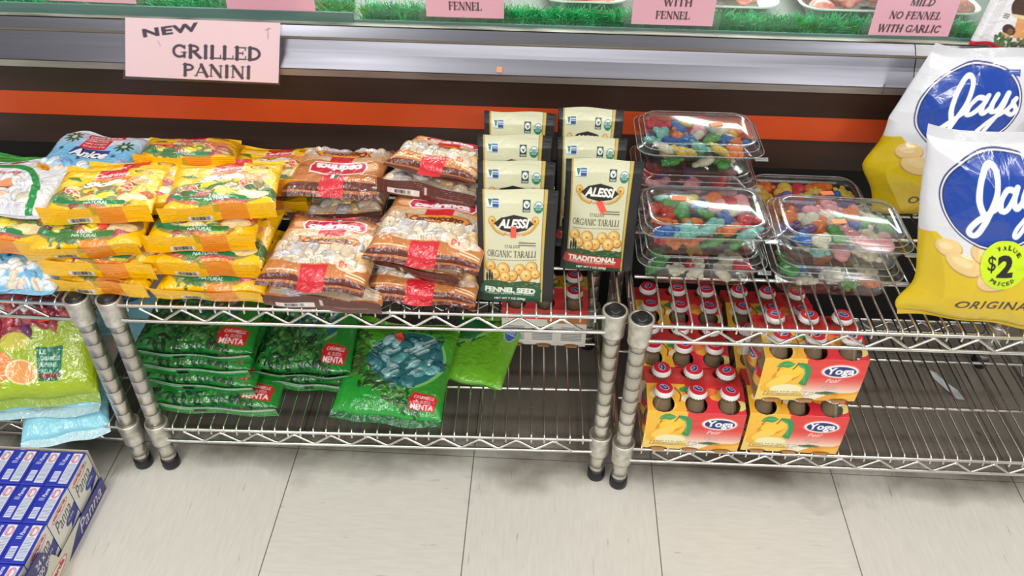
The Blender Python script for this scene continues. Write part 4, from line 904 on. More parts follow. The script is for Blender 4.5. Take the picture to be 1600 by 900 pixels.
# ------------------------------------------------------------------ potato chip bags
def chip_cv():
    c = Cv(232, 282, 1.35, (228, 228, 234)); X = lambda x: (x-70)*.315; Y = lambda y: (868-y)*.315
    c.poly([(0, Y(500)), (X(140), Y(470)), (X(260), Y(560)), (X(400), Y(590)), (X(600), Y(560)), (232, Y(480)), (232, 0), (0, 0)], (222, 190, 12))
    for x, y, rx, ry, r in ((200, 535, 66, 48, .3), (275, 590, 92, 44, -.1), (395, 520, 96, 66, 0), (420, 640, 90, 50, .1), (560, 530, 80, 60, .4), (650, 560, 70, 44, -.2)):
        c.ell(X(x), Y(y), rx*.315, ry*.315, (196, 150, 76), r, 1.5); c.ell(X(x-2), Y(y-3), rx*.30, ry*.29, (238, 204, 138), r); c.ell(X(x-14), Y(y-8), rx*.16, ry*.12, (246, 220, 164), r)
    cx, cy = X(433), Y(255)
    cx -= 6; c.ell(cx, cy, 86.5, 78, (26, 36, 96)); c.ell(cx, cy, 84.5, 76, (244, 244, 248)); c.ell(cx, cy, 82, 73.5, (24, 32, 92)); c.ell(cx, cy, 80, 71.5, (18, 66, 164))
    c.poly([(cx-50, cy+57), (cx+70, cy+62), (cx+72, cy+50), (cx+60, cy+53)], (18, 66, 164))
    # script lettering, from the crop of the front bag (J, a) and of the back bag (y, s)
    Wh = (250, 250, 252)
    c.curve([(X(345), Y(320)), (X(318), Y(245)), (X(322), Y(150)), (X(350), Y(86)), (X(385), Y(84)), (X(402), Y(130)), (X(396), Y(225)), (X(365), Y(320)), (X(325), Y(420)), (X(296), Y(432)), (X(286), Y(405)), (X(318), Y(350)), (X(372), Y(300)), (X(410), Y(268))], 9.4, Wh)
    c.curve([(X(486), Y(200)), (X(452), Y(192)), (X(420), Y(240)), (X(420), Y(286)), (X(450), Y(284)), (X(486), Y(230)), (X(500), Y(186)), (X(484), Y(250)), (X(500), Y(286)), (X(532), Y(250))], 9, Wh)
    c.curve([(X(548), Y(186)), (X(530), Y(245)), (X(545), Y(280)), (X(575), Y(258)), (X(604), Y(180))], 9, Wh)
    c.curve([(X(604), Y(180)), (X(584), Y(270)), (X(548), Y(370)), (X(512), Y(430)), (X(494), Y(420)), (X(508), Y(380)), (X(560), Y(320)), (X(620), Y(262)), (X(650), Y(205))], 8, Wh)
    c.curve([(X(650), Y(205)), (X(638), Y(226)), (X(664), Y(262)), (X(650), Y(292)), (X(622), Y(282))], 8, Wh)
    c.text('ORIGINAL', X(266), Y(776), 118, 12.5, (66, 40, 30), .02, .3, .05, 1.15)
    c.rect(0, 0, 232, 4, (206, 172, 10))
    return c
CC = chip_cv(); VM = ([0, .145, .41, .567, .93, 1], [0, .127, .322, .49, .886, .97])
def chip_warp_front(P, u, v):
    P[..., 0] += -.030*np.exp(-((v-.04)/.10)**2)*np.clip(.5-u, 0, 1)*2+.012*np.exp(-((v-1)/.25)**2)*np.clip(.5-u, 0, 1)*2
    P[..., 1] += .004*np.sin(u*14)*np.clip(1-v*6, 0, 1); return P
CB = Cv(232, 282, 1, (240, 240, 244)); CB.rect(0, 0, 232, 130, (222, 190, 12))
CS = Cv(100, 20, 1, (236, 236, 240)); CSY = Cv(100, 20, 1, (222, 190, 12))
CP = pillow(.232, .282, .042, .040, CC, CB, 270, 320, 71, (.008, -.3, CSY), (.018, .25, CS), eu=.32, ev=.36, evb=.3, wr=.0062, material=GLOSSY, warp=chip_warp_front, wsc=.55, vmap=VM)
jf = stand(CP, 'chip_bag', 'large blue white and yellow chip bag in front, with a lime VALUE PRICED sticker', 'chip bag', None, 1.122, -.104, .381, -.13, .17, .82, .885, shear=.26)
# round price sticker, printed
c = Cv(72, 72, 2.4, (206, 236, 20)); c.text('$', 11, 26, 12, 25, (24, 24, 22), .008); c.text('2', 25, 19, 25, 33, (24, 24, 22), .05)
def arc_text(c, t_, cx, cy, r, a0, a1, h, w, col, inside=False):
    n = len(t_)
    for i, ch in enumerate(t_):
        a = a0+(a1-a0)*i/(n-1); x, y = cx+r*math.cos(a), cy+r*math.sin(a); rot = a+PI/2 if inside else a-PI/2
        ww = w*(.35 if ch == 'I' else 1); c.text(ch, x-ww/2*math.cos(rot), y-ww/2*math.sin(rot), ww, h, col, .05, 0, rot)
arc_text(c, 'VALUE', 36, 36, 22.5, 1.95, .62, 6.6, 5.6, (24, 24, 22)); arc_text(c, 'PRICED', 36, 36, 30.5, PI+.9, 2*PI-1.0, 6.6, 5.4, (24, 24, 22), True)
k = 80; rr_, tt = np.meshgrid(np.linspace(0.001, 1, 44), np.linspace(0, 2*PI, 97)); ux_, vy_ = rr_*np.cos(tt), rr_*np.sin(tt)
uu_, vv_ = (455-70)*.315/232+ux_*.0355/.232, .41+vy_*.0355/.282*1.12
Q = CP.front(uu_, vv_); Q[..., 2] += .0012
link('price_sticker', np_mesh('price_sticker', Q.reshape(-1, 3), gridf(44, 97), CARD, True, c.sample(ux_*.5+.5, vy_*.5+.5).reshape(-1, 3)), jf); slant(jf, .26)
def chip_warp_back(P, u, v):
    P[..., 0] += -.022*np.exp(-((v-.30)/.12)**2)*np.clip(.5-u, 0, 1)*2+.10*np.clip(v-.6, 0, 1)*np.clip(.5-u, 0, 1)*2
    P[..., 0] += .03*np.clip(.3-v, 0, 1)*np.clip(.5-u, 0, 1)*4; return P
CPB = pillow(.232, .290, .036, .036, CC, CB, 240, 290, 77, None, (.018, .35, CS), eu=.3, ev=.34, evb=.3, wr=.0065, material=GLOSSY, warp=chip_warp_back, wsc=.55, vmap=VM)
stand(CPB, 'chip_bag', 'large blue white and yellow chip bag behind, leaning on the steel ledge', 'chip bag', None, 1.126, .150, .381, -.06, .12, .90, .89)

# ------------------------------------------------------------------ gummy tubs
def rrect(w, d, r, z, n=8):
    out = []
    for q, (sx, sy) in enumerate(((1, 1), (-1, 1), (-1, -1), (1, -1))):
        for k in range(n+1):
            a = PI/2*q+PI/2*k/n; out.append((sx*(w/2-r)+r*math.cos(a), sy*(d/2-r)+r*math.sin(a), z))
    return out
def loft(rings, cap0=False, cap1=False):
    b = MB(); k = len(rings[0]); n = len(rings)
    fs = [(i*k+j, i*k+(j+1) % k, (i+1)*k+(j+1) % k, (i+1)*k+j) for i in range(n-1) for j in range(k)]
    if cap0: fs.append(tuple(range(k))[::-1])
    if cap1: fs.append(tuple((n-1)*k+j for j in range(k)))
    b.add(sum(rings, []), fs, 0, True); return b
TW, TD = .186, .124
def tub_mesh():
    body = loft([rrect(.146, .088, .018, .001), rrect(.152, .094, .020, 0), rrect(.158, .099, .021, .004), rrect(.170, .110, .022, .034), rrect(.170, .110, .022, .036), rrect(.182, .121, .025, .0365), rrect(.182, .121, .025, .0385)], True)
    lid = loft([rrect(TW, TD, .026, .0355), rrect(TW+.001, TD+.001, .026, .0395), rrect(TW-.001, TD-.001, .026, .0415), rrect(.176, .115, .024, .0418), rrect(.174, .113, .024, .0450), rrect(.168, .107, .023, .0455), rrect(.164, .103, .022, .0515), rrect(.161, .100, .021, .0528), rrect(.150, .090, .018, .0528), rrect(.147, .087, .017, .0518)], False, True)
    rim = MB()
    for w_, d_, z_ in ((TW+.001, TD+.001, .0395), (.174, .113, .0452), (.162, .101, .0526)):
        q = rrect(w_, d_, .024, z_); rim.tube(q+[q[0]], .0008, 5)
    tabm = MB(); tabm.box((.076, -.067, .0372), (.095, -.058, .0382)); tabm.tube([(.076, -.0665, .0382), (.094, -.0665, .0382), (.0955, -.058, .0382)], .0008, 6)
    return body, lid, rim, tabm
RIM = mat('clear_rim_plastic', (236, 240, 240), .1, coat=.5, **{'Transmission Weight': .85, 'IOR': 1.3})
def make_tub(label):
    t_ = empty('gummy_tub'); body, lid, rim, tb = tub_mesh(); tag(t_, label, 'plastic tub')
    body.build('tub_body', CLEAR, t_); l = lid.build('lid', CLEAR, t_); rim.build('lid_rim', RIM, l); tb.build('latch_tab', RIM, l)
    return t_
# gummy candies: three soft cast shapes
def gummy_mesh(kind, seed):
    bm = bmesh.new()
    def s_(x, y, z, r, sx=1, sy=1, sz=1):
        bmesh.ops.create_icosphere(bm, subdivisions=2, radius=r, matrix=Matrix.Translation((x, y, z)) @ Matrix.Diagonal((sx, sy, sz, 1)))
    if kind == 0:   # bear
        s_(0, 0, 0, .0092, 1.1, .95, .8); s_(.0105, 0, .001, .0066, 1, 1, .9); s_(.013, .0048, .003, .0026); s_(.013, -.0048, .003, .0026); s_(.0165, 0, .000, .0028)
        for x, y in ((.006, .006), (.006, -.006), (-.008, .0065), (-.008, -.0065)): s_(x, y, .003, .0034, 1.3, 1, 1)
    elif kind == 1:  # fruit with two lobes
        s_(.005, 0, 0, .0095, 1, .95, .7); s_(-.006, .001, 0, .0082, 1, .95, .75); s_(0, -.004, .001, .007)
    else:            # shell/fish
        s_(0, 0, 0, .0102, 1.1, .9, .65); s_(.010, .003, 0, .0056, 1, 1.3, .7); s_(-.007, 0, .002, .0065); s_(.002, -.008, 0, .005)
    for f in bm.faces: f.smooth = True
    me = bpy.data.meshes.new('gummy_candy'); bm.to_mesh(me); bm.free(); return me
GC = {'red': (230, 56, 66), 'orange': (250, 136, 50), 'yellow': (246, 216, 90), 'green': (96, 184, 96), 'blue': (50, 124, 204), 'pink': (250, 176, 180), 'clear': (240, 234, 210), 'purple': (128, 96, 156), 'teal': (146, 218, 204)}
GM = {}
for n_, c_ in GC.items():
    m = mat('gummy_'+n_, c_, .22, coat=.3, **{'Transmission Weight': .55, 'IOR': 1.36})
    for kd in range(3):
        me = gummy_mesh(kd, 1); me.materials.append(m); GM[(n_, kd)] = me
def fill_tub(t_, where, dens, seed, cols, full):
    R = random.Random(seed); L = t_.matrix_world if False else Matrix.Translation(t_.location) @ t_.rotation_euler.to_matrix().to_4x4()
    pts = []
    def tryput(x, y, z, dmin):
        if any((x-a)**2+(y-b_)**2+(z-c_)**2 < dmin*dmin for a, b_, c_ in pts): return
        pts.append((x, y, z)); n_ = R.choice(cols); o = link('gummy_candy', GM[(n_, R.randrange(3))])
        s = R.uniform(1.12, 1.38); o.matrix_world = L @ Matrix.Translation((x, y, z)) @ Matrix.Rotation(R.uniform(0, 6.3), 4, 'Z') @ Matrix.Rotation(R.uniform(-.5, .5), 4, 'X') @ Matrix.Rotation(R.uniform(-.5, .5), 4, 'Y') @ Matrix.Diagonal((s, s*1.05, s*.82, 1))
        tag(o, '%s gummy candy in the %s' % ('cloudy white' if n_ == 'clear' else n_, where), 'gummy candy', 'gummy candies in the '+where)
    for i in range(420):      # top layer, heaped towards the middle
        x, y = R.uniform(-.068, .068), R.uniform(-.042, .040)
        if full: tryput(x, y, .0325+.005*(1-(x/.07)**2)+R.uniform(-.002, .002), dens*1.12)
    for i in range(260):      # against the front and the two ends
        u = R.uniform(0, 1); z = R.choice((.012, .024))
        k_ = .9+.12*z/.03
        if u < .72: tryput(R.uniform(-.062, .062)*k_, -.031*k_-.002, z, .025)
        elif u < .86: tryput(-.060*k_, R.uniform(-.03, .03), z, .025)
        else: tryput(.060*k_, R.uniform(-.03, .03), z, .025)
    for x in (-.045, 0, .045):
        for y in (-.01, .02): tryput(x, y, .014, .02)
tubs = [
 ('clear tub of gummies at the bottom front left, under another tub', 'bottom tub of the front left stack', (.739, .012, .3675), .0, .021, ['green', 'clear', 'yellow', 'green', 'orange', 'red'], False),
 ('clear tub of gummies on top of the front left stack', 'top tub of the front left stack', (.738, .012, .4215), .01, .0172, ['orange', 'red', 'yellow', 'pink', 'clear', 'teal', 'green', 'blue', 'orange', 'pink', 'red'], True),
 ('clear tub of gummies at the bottom front right, next to the chip bag', 'bottom tub of the front right stack', (.929, .000, .3675), -.01, .021, ['orange', 'yellow', 'blue', 'clear', 'green', 'purple'], False),
 ('clear tub of gummies on top of the front right stack, beside the chip bag', 'top tub of the front right stack', (.926, -.003, .4215), -.03, .0172, ['pink', 'clear', 'blue', 'green', 'red', 'purple', 'orange', 'teal', 'clear', 'pink'], True),
 ('clear tub of gummies lowest of the tall back left stack, nearly hidden', 'lowest tub of the back left stack', (.739, .142, .3675), .01, .03, ['red', 'orange', 'purple'], False),
 ('clear tub of gummies second from the top of the tall back left stack', 'second tub of the back left stack', (.736, .143, .4215), .01, .022, ['red', 'pink', 'orange', 'purple'], False),
 ('clear tub of gummies on the very top of the tall back left stack', 'topmost tub of the back left stack', (.736, .142, .4755), .01, .0176, ['green', 'red', 'yellow', 'clear', 'blue', 'orange', 'green', 'pink', 'teal'], True),
 ('clear tub of mostly orange gummies alone at the back, between the stacks and the counter', 'lone back right tub', (.925, .143, .3675), .0, .0176, ['orange', 'orange', 'red', 'orange', 'yellow', 'blue'], True)]
for i, (lab, where, loc, rz, dens, cols, full) in enumerate(tubs):
    t_ = make_tub(lab) if i == 0 else copy_tree(t0_)
    if i == 0: t0_ = t_
    t_['label'] = lab; t_['group'] = 'gummy tubs'; t_.location = loc; t_.rotation_euler = (0, 0, rz)
    fill_tub(t_, where, dens, 100+i, cols, full)
    if full:
        b = MB(); a = (.2, -.05, .35, .15)[i % 4]; q = [(-.010, -.005), (.010, -.005), (.010, .005), (-.010, .005)]; px, py = ((.0, -.01), (-.035, .018), (0, 0), (-.005, -.012), (0, 0), (0, 0), (.028, .012), (.03, 0))[i]
        Q = [(px+x*math.cos(a)-y*math.sin(a), py+x*math.sin(a)+y*math.cos(a)) for x, y in q]
        b.add([(x, y, .0534) for x, y in Q]+[(x, y, .0521) for x, y in Q], [(0, 1, 2, 3), (7, 6, 5, 4), (0, 4, 5, 1), (1, 5, 6, 2), (2, 6, 7, 3), (3, 7, 4, 0)]); b.build('price_sticker', ORST, t_)

# ------------------------------------------------------------------ pear nectar packs: printed sleeves around six bottles
def sleeve_cv():
    S = .085*2+.04924*2; c = Cv(150, S*1000, 1.6, (240, 190, 60)); X = lambda x: (x-60)/680*150; Y = lambda y: (650-y)/320*87.6
    for i in range(40):
        t_ = i/39; y0 = Y(650)+t_*(Y(330)-Y(650)); a = np.clip((y0-Y(590))/(Y(470)-Y(590)), 0, 1); col = np.array((250, 246, 236))*(1-a)+np.array((222, 44, 58))*a; c.rect(X(330), y0, 150, y0+2.0, tuple(col))
    c.rect(X(330), 84, 150, 140, (222, 44, 58)); c.rect(0, 84, X(330), 140, (244, 178, 54))
    c.poly([(0, 0), (X(340), 0), (X(340), 86), (0, 86)], (246, 190, 60)); c.poly([(0, Y(650)), (X(420), Y(650)), (X(330), Y(560)), (0, Y(520))], (246, 210, 110))
    c.ell(X(225), Y(452), 22, 15, (226, 150, 24), .5, 0); c.ell(X(240), Y(436), 19, 12, (250, 204, 62), .35); c.ell(X(170), Y(520), 24, 13, (246, 184, 44), .55); c.ell(X(190), Y(500), 20, 9, (252, 212, 90), .6)
    c.poly([(X(450), Y(650)), (X(560), Y(585)), (X(700), Y(580)), (150, Y(560)), (150, Y(650))], (240, 164, 44)); c.poly([(X(560), Y(650)), (X(640), Y(606)), (150, Y(590)), (150, Y(650))], (248, 190, 70))
    c.ell(X(250), Y(560), 25, 11.5, (236, 210, 120)); c.ell(X(250), Y(558), 23.5, 10, (248, 238, 190))
    c.poly([(X(276), Y(376)), (X(300), Y(364)), (X(340), Y(370)), (X(370), Y(392)), (X(384), Y(430)), (X(380), Y(480)), (X(372), Y(530)), (X(345), Y(526)), (X(318), Y(512)), (X(336), Y(478)), (X(342), Y(440)), (X(330), Y(408)), (X(300), Y(394))], (46, 146, 80)); c.poly([(X(146), Y(398)), (X(160), Y(372)), (X(188), Y(356)), (X(216), Y(354)), (X(240), Y(362)), (X(266), Y(374)), (X(250), Y(390)), (X(226), Y(402)), (X(186), Y(396))], (60, 156, 84)); c.curve([(X(160), Y(388)), (X(240), Y(376)), (X(330), Y(404)), (X(352), Y(500))], .7, (150, 210, 150))
    c.curve([(X(286), Y(366)), (X(272), Y(392)), (X(258), Y(410))], 1.8, (110, 60, 30)); c.curve([(X(190), Y(384)), (X(168), Y(400)), (X(160), Y(420))], 1.5, (120, 66, 30))
    c.ell(X(570), Y(420), 28, 13.6, (238, 140, 140)); c.ell(X(570), Y(420), 26, 11.8, (252, 248, 246)); c.ell(X(572), Y(422), 23, 9.6, (26, 44, 108)); c.text('Yoga', X(484), Y(456), 40, 17, (252, 252, 250), .035, .12)
    c.text('Pear', X(494), Y(504), 23, 8, (255, 240, 236), .0, .35, .08); c.text('Pear', X(484), Y(552), 25, 8, (160, 156, 150), -.01, .35, .03); c.line([(X(500), Y(556)), (X(580), Y(554))], .5, (160, 156, 150))
    c.poly([(X(440), Y(590)), (X(520), Y(570)), (X(610), Y(582)), (X(530), Y(598))], (60, 110, 70))
    c.text('6 x NET 4.2 FL OZ - 125 mL BOTTLES', X(112), Y(586), 100, 2.8, (60, 50, 40)); c.text('6 BOUTEILLES DE 4.2 FL OZ - 125 mL NET', X(108), Y(602), 112, 2.8, (60, 50, 40)); c.lines(X(108), Y(616), X(420), Y(606), 1, (90, 70, 50), 3)
    # top: fruit shapes running over the fold
    for x, y, rx, ry, col in ((30, 95, 16, 9, (250, 206, 90)), (24, 118, 20, 10, (248, 226, 160)), (70, 112, 18, 8, (250, 232, 190)), (118, 118, 22, 10, (244, 170, 60)), (60, 126, 10, 5, (70, 150, 80)), (140, 100, 12, 9, (236, 214, 130)), (96, 122, 14, 7, (238, 120, 60))): c.ell(x, y, rx, ry, col, .2)
    c.curve([(44, 128), (52, 116), (50, 104)], 1.8, (110, 60, 30))
    # back face: facts panel
    b = S*1000
    c.rect(0, b-133, 150, b-62, (230, 60, 60)); c.rect(0, b-62, 150, b, (238, 232, 218)); c.rect(0, b-70, 70, b-54, (200, 120, 60))
    for x in (6, 58, 108): c.rect(x, b-48, x+40, b-8, (246, 244, 238)); c.lines(x+2, b-46, x+38, b-12, 9, (70, 64, 60), int(x)+3)
    return c
SV = sleeve_cv(); BOARD = print_mat('glossy_board', .35, .25); KRAFT = noisy('kraft_inside', (186, 140, 92), (168, 124, 80), .8, 0, (30, 30, 30))
PR = [(0, 0), (0, .085), (.048, .096), (.096, .085), (.096, 0)]
def sleeve_mesh():
    L = [0]; 
    for a, b_ in zip(PR[:-1], PR[1:]): L.append(L[-1]+math.hypot(b_[0]-a[0], b_[1]-a[1]))
    nu, nv = 226, 330; u, v = np.meshgrid(np.linspace(0, 1, nu), np.linspace(0, 1, nv)); s = v*L[-1]
    y = np.interp(s, L, [p[0] for p in PR]); z = np.interp(s, L, [p[1] for p in PR]); x = u*.150
    # the faces lean in a little at the foot, as the board wraps the bottles
    y = y-np.where(s < .085, .002*np.sin(np.clip(s/.085, 0, 1)*PI), 0)
    V = np.stack([x, y, z], -1).reshape(-1, 3); Fq = gridf(nu, nv); C = V[Fq].mean(1); sc = s.reshape(-1)[Fq].mean(1)
    keep = np.ones(len(Fq), bool)
    for k in range(3):
        for side in (0, 1):
            cx = .025+.05*k; cs = .100 if side == 0 else L[-1]-.100
            keep &= ((C[:, 0]-cx)/.0168)**2+((sc-cs)/.0165)**2 > 1
            cb = 0 if side == 0 else L[-1]; keep &= ((C[:, 0]-cx)/.015)**2+((sc-cb)/.005)**2 > 1
    Fq = Fq[keep]; used = np.unique(Fq); mp = -np.ones(len(V), int); mp[used] = np.arange(len(used))
    col = SV.sample(u, v*0+np.clip(s/(SV.h*.001), 0, 1)).reshape(-1, 3)
    return np_mesh('carton_sleeve', V[used], mp[Fq], BOARD, True, col[used])
SLM = sleeve_mesh()
def shell(o, th_):
    m = o.modifiers.new('board', 'SOLIDIFY'); m.thickness = th_; m.offset = -1
CAPC = Cv(30, 30, 2.2, (206, 30, 44)); CAPC.ell(15, 15, 14.6, 14.6, (214, 34, 48)); CAPC.ell(15, 15, 8.6, 5.8, (240, 236, 240), .5); CAPC.ell(15, 15, 7.6, 4.8, (30, 50, 130), .5); CAPC.text('Yoga', 9.8, 10.4, 11.5, 4.8, (244, 244, 248), .01, .1, .5)
NECT = mat('pear_nectar_glass', (138, 120, 94), .08, coat=.6, spec=.6)
CAPW = mat('white_crown_edge', (236, 234, 232), .35)
def cap_mesh():
    V = []; n = 42; prof = [(.0001, .1235), (.006, .1234), (.0105, .1230), (.0124, .1222), (.0135, .1205)]
    for r, z in prof:
        for j in range(n): a = 2*PI*j/n; V.append((r*math.cos(a), r*math.sin(a), z))
    for j in range(n): a = 2*PI*j/n; r = .0144+.0007*math.cos(a*21); V.append((r*math.cos(a), r*math.sin(a), .1165))
    for j in range(n): a = 2*PI*j/n; r = .0150+.0009*math.cos(a*21); V.append((r*math.cos(a), r*math.sin(a), .1135))
    V = np.array(V); k = len(prof)+2; Fq = np.array([(i*n+j, (i+1)*n+j, (i+1)*n+(j+1) % n, i*n+(j+1) % n) for i in range(k-1) for j in range(n)])
    return V, Fq, n
def make_bottle():
    o = empty('juice_bottle')
    b = MB(); b.lathe([(.0, .001), (.019, 0), (.0235, .004), (.0236, .008), (.0236, .052), (.0222, .061), (.0172, .077), (.0135, .092), (.0118, .102), (.0116, .108), (.0135, .109), (.0135, .1125), (.0115, .1165)], 28); b.build('bottle_glass', NECT, o)
    V, Fq, n = cap_mesh(); 
    # finer printed disc on top
    rr_, tt = np.meshgrid(np.linspace(.001, 1, 16), np.linspace(0, 2*PI, 49)); X, Yq = rr_*np.cos(tt), rr_*np.sin(tt)
    c1 = link('bottle_cap', np_mesh('bottle_cap', V, Fq, CAPW, True), o)
    zt = .1238-.0012*rr_**3
    link('cap_print', np_mesh('cap_print', np.stack([X*.0128, Yq*.0128, zt], -1).reshape(-1, 3), gridf(16, 49), BOARD, True, CAPC.sample(X*.48+.5, Yq*.48+.5).reshape(-1, 3)), c1)
    lc = Cv(150, 34, 1, (246, 196, 90)); lc.rect(0, 18, 150, 34, (222, 44, 58)); lc.ell(30, 22, 18, 9, (250, 248, 246)); lc.ell(30, 22, 15, 7, (26, 44, 108)); lc.text('Yoga', 19, 17.5, 23, 8, (255, 255, 255), .03, .1); lc.ell(30, 7, 12, 7, (240, 150, 50)); lc.ell(100, 16, 18, 8, (250, 248, 246)); lc.ell(100, 16, 15, 6.4, (26, 44, 108))
    u, v = np.meshgrid(np.linspace(0, 1, 61), np.linspace(0, 1, 18)); a = u*2*PI+PI*.7
    link('label', np_mesh('label', np.stack([.0241*np.cos(a), .0241*np.sin(a), .016+v*.036], -1).reshape(-1, 3), gridf(61, 18), BOARD, True, lc.sample(u, v).reshape(-1, 3)), o)
    return o
BOT = None
def pack(label, x, y, z, rz, blab, inside='pack'):
    global BOT
    M = Matrix.Translation((x, y, z)) @ Matrix.Rotation(rz, 4, 'Z')
    o = empty('juice_carton'); o.matrix_world = M; tag(o, label, 'juice carton', 'pear nectar six-packs')
    s = link('carton_sleeve', SLM, o); shell(s, .0006)
    b = MB(); b.box((0.0005, .0, .0002), (.1495, .096, .001)); 
    for k in range(3): b.box((.015+.05*k, -.0045, .0002), (.035+.05*k, .003, .0012)); b.box((.015+.05*k, .093, .0002), (.035+.05*k, .1005, .0012))
    b.build('carton_base', KRAFT, o)
    for r in range(2):
        for k in range(3):
            if BOT is None: BOT = make_bottle(); q = BOT
            else: q = copy_tree(BOT)
            R = random.Random(int(x*1000)+r*7+k*13+int(y*500)); q.matrix_world = M @ Matrix.Translation((.025+.05*k+R.uniform(-.001, .001), .0262+.0436*r, .0014)) @ Matrix.Rotation(R.uniform(-1.2, 1.2), 4, 'Z') @ Matrix.Diagonal((1, 1, .89, 1))
            q['label'] = '%s bottle in the %s row of the %s' % (('left', 'middle', 'right')[k]+' red capped pear nectar', ('front', 'back')[r], blab); q['category'] = 'bottle'; q['group'] = 'pear nectar bottles'
    return o
ZL = .1045
pack('pear nectar six-pack at the shelf front beside the two posts', .678, -.126, ZL, .0, 'front left six-pack')
pack('pear nectar six-pack at the shelf front, under another six-pack', .834, -.122, ZL, .0, 'front right bottom six-pack')
pack('pear nectar six-pack stacked askew on top of the front right one', .834, -.120, ZL+.1145, .03, 'stacked upper six-pack')
pack('pear nectar six-pack second from the front on the left, by the posts', .668, -.026, ZL, .0, 'second left six-pack')
pack('pear nectar six-pack second from the front on the right, behind the stacked pair', .828, -.022, ZL, .0, 'second right six-pack')
pack('pear nectar six-pack at the back left, under the gummy tubs', .672, .075, ZL, .0, 'rear left six-pack')
pack('pear nectar six-pack at the back right, under the gummy tubs', .830, .077, ZL, .0, 'rear right six-pack')
pack('pear nectar six-pack turned facts panel out, below the upright pouches', .592, .196, ZL, PI, 'turned six-pack')

# ------------------------------------------------------------------ cream cartons in a tray on the floor
CW, CD, CH = .0362, .0650, .095
def cream_top():
    c = Cv(36.2, 65, 2.4, (38, 52, 178)); c.rect(19.5, 3, 34.5, 63, (232, 236, 244)); c.lines(21, 5, 33, 42, 15, (120, 130, 170), 4)
    c.ell(27, 52, 6.4, 8.6, (206, 70, 90), ring=.8); c.ell(27, 52, 4.6, 6.8, (206, 70, 90), ring=.7); c.text('Sterilgarda', 26.2, 46, 12, 2.6, (196, 60, 80), .03, 0, PI/2)
    c.text('Panna', 14, 45, 16, 7, (246, 248, 252), .02, .3, PI/2); c.lines(5, 38, 13, 44, 2, (220, 226, 244), 8); c.rect(4.5, 6, 15.5, 26, (228, 232, 244)); c.lines(5.5, 8, 14.5, 24, 6, (120, 130, 190), 5); return c
def cream_side():
    c = Cv(65, 95, 1.8, (236, 234, 218)); c.poly([(0, 30), (24, 36), (46, 60), (65, 76), (65, 95), (0, 95)], (240, 238, 226)); c.poly([(0, 95), (65, 95), (65, 93), (0, 92)], (38, 52, 178))
    c.poly([(38, 30), (65, 40), (65, 62), (50, 56)], (34, 46, 150)); c.poly([(8, 80), (56, 86), (58, 93), (50, 94), (8, 88)], (244, 244, 240)); c.ell(32, 82, 24, 6.5, (206, 50, 60), .06); c.ell(32, 82, 22.6, 5.2, (244, 240, 236), .06); c.text('sterilgarda', 13, 78.5, 38, 7, (196, 40, 50), .04, 0, .06)
    c.text('Panna', 10, 52, 46, 22, (44, 40, 60), .0, .35, .1); c.ell(46, 48, 16, 8, (34, 46, 150), .15); c.text('cucina', 37, 46, 18, 5, (240, 240, 248), .02, .2, .12); c.poly([(0, 0), (65, 0), (65, 30), (0, 26)], (38, 52, 178)); return c
def cream_front():
    c = Cv(36.2, 95, 1.6, (36, 50, 170)); c.rect(3, 50, 33, 82, (236, 234, 224)); c.text('Panna', 5, 60, 26, 12, (40, 40, 90), .0, .3); return c
CT, CSD, CF = cream_top(), cream_side(), cream_front()
def make_cream():
    o = empty('cream_carton')
    e = .0012
    sheet('carton_top', CT, lambda u, v: np.stack([e+u*(CW-2*e), e+v*(CD-2*e), CH+.0009*np.sin(PI*u)*np.sin(PI*v)], -1), 60, 110, BOARD, o)
    sheet('carton_side', CSD, flat((CW, 0, 0), (0, CD, 0), (0, 0, CH-e)), 80, 116, BOARD, o)
    sheet('carton_side', CSD, flat((0, CD, 0), (0, -CD, 0), (0, 0, CH-e)), 20, 28, BOARD, o)
    sheet('carton_front', CF, flat((0, 0, 0), (CW, 0, 0), (0, 0, CH-e)), 44, 90, BOARD, o)
    sheet('carton_front', CF, flat((CW, CD, 0), (-CW, 0, 0), (0, 0, CH-e)), 16, 30, BOARD, o)
    # folded rim between top and sides
    b = MB(); q0 = [(0, 0, CH-e), (CW, 0, CH-e), (CW, CD, CH-e), (0, CD, CH-e)]; q1 = [(e, e, CH), (CW-e, e, CH), (CW-e, CD-e, CH), (e, CD-e, CH)]
    b.add(q0+q1, [(i, (i+1) % 4, 4+(i+1) % 4, 4+i) for i in range(4)]); b.build('carton_fold', mat('carton_fold_blue', (52, 64, 186), .4), o); return o
TX, TY = -.196, -.181     # inner right back corner of the tray
rows = ('back', 'second', 'third', 'front'); cols_ = ('right end', 'second', 'third', 'fourth', 'fifth', 'sixth')
first = None
for r in range(4):
    for k in range(6):
        o = make_cream() if first is None else copy_tree(first)
        if first is None: first = o
        R = random.Random(r*10+k); x = TX-.0372*(k+1)+.0004; y = TY-.0662*(r+1)
        o.location = (x, y, .0015); o.rotation_euler = (0, 0, R.uniform(-.012, .012))
        tag(o, 'blue cream carton, %s column from the right, %s row of the floor tray' % (cols_[k], rows[r]), 'cream carton', 'cream cartons in the floor tray')
tr = empty('carton_tray', (TX, TY, 0)); tag(tr, 'printed cardboard tray on the floor holding blue cream cartons', 'carton tray')
c = Cv(275, 88, 1.6, (226, 222, 200))       # right wall, seen from outside: u runs from the front corner to the back
c.poly([(140, 0), (176, 22), (200, 33), (275, 33), (275, 3), (190, 0)], (46, 44, 130)); c.text('Panna', 186, 5, 76, 22, (232, 228, 240), .0, .35, .03); c.ell(98, 16, 44, 12, (206, 50, 50), .06); c.ell(98, 16, 42, 10.4, (244, 240, 232), .06); c.text('sterilgarda', 62, 9, 72, 13, (196, 40, 44), .05, 0, .05)
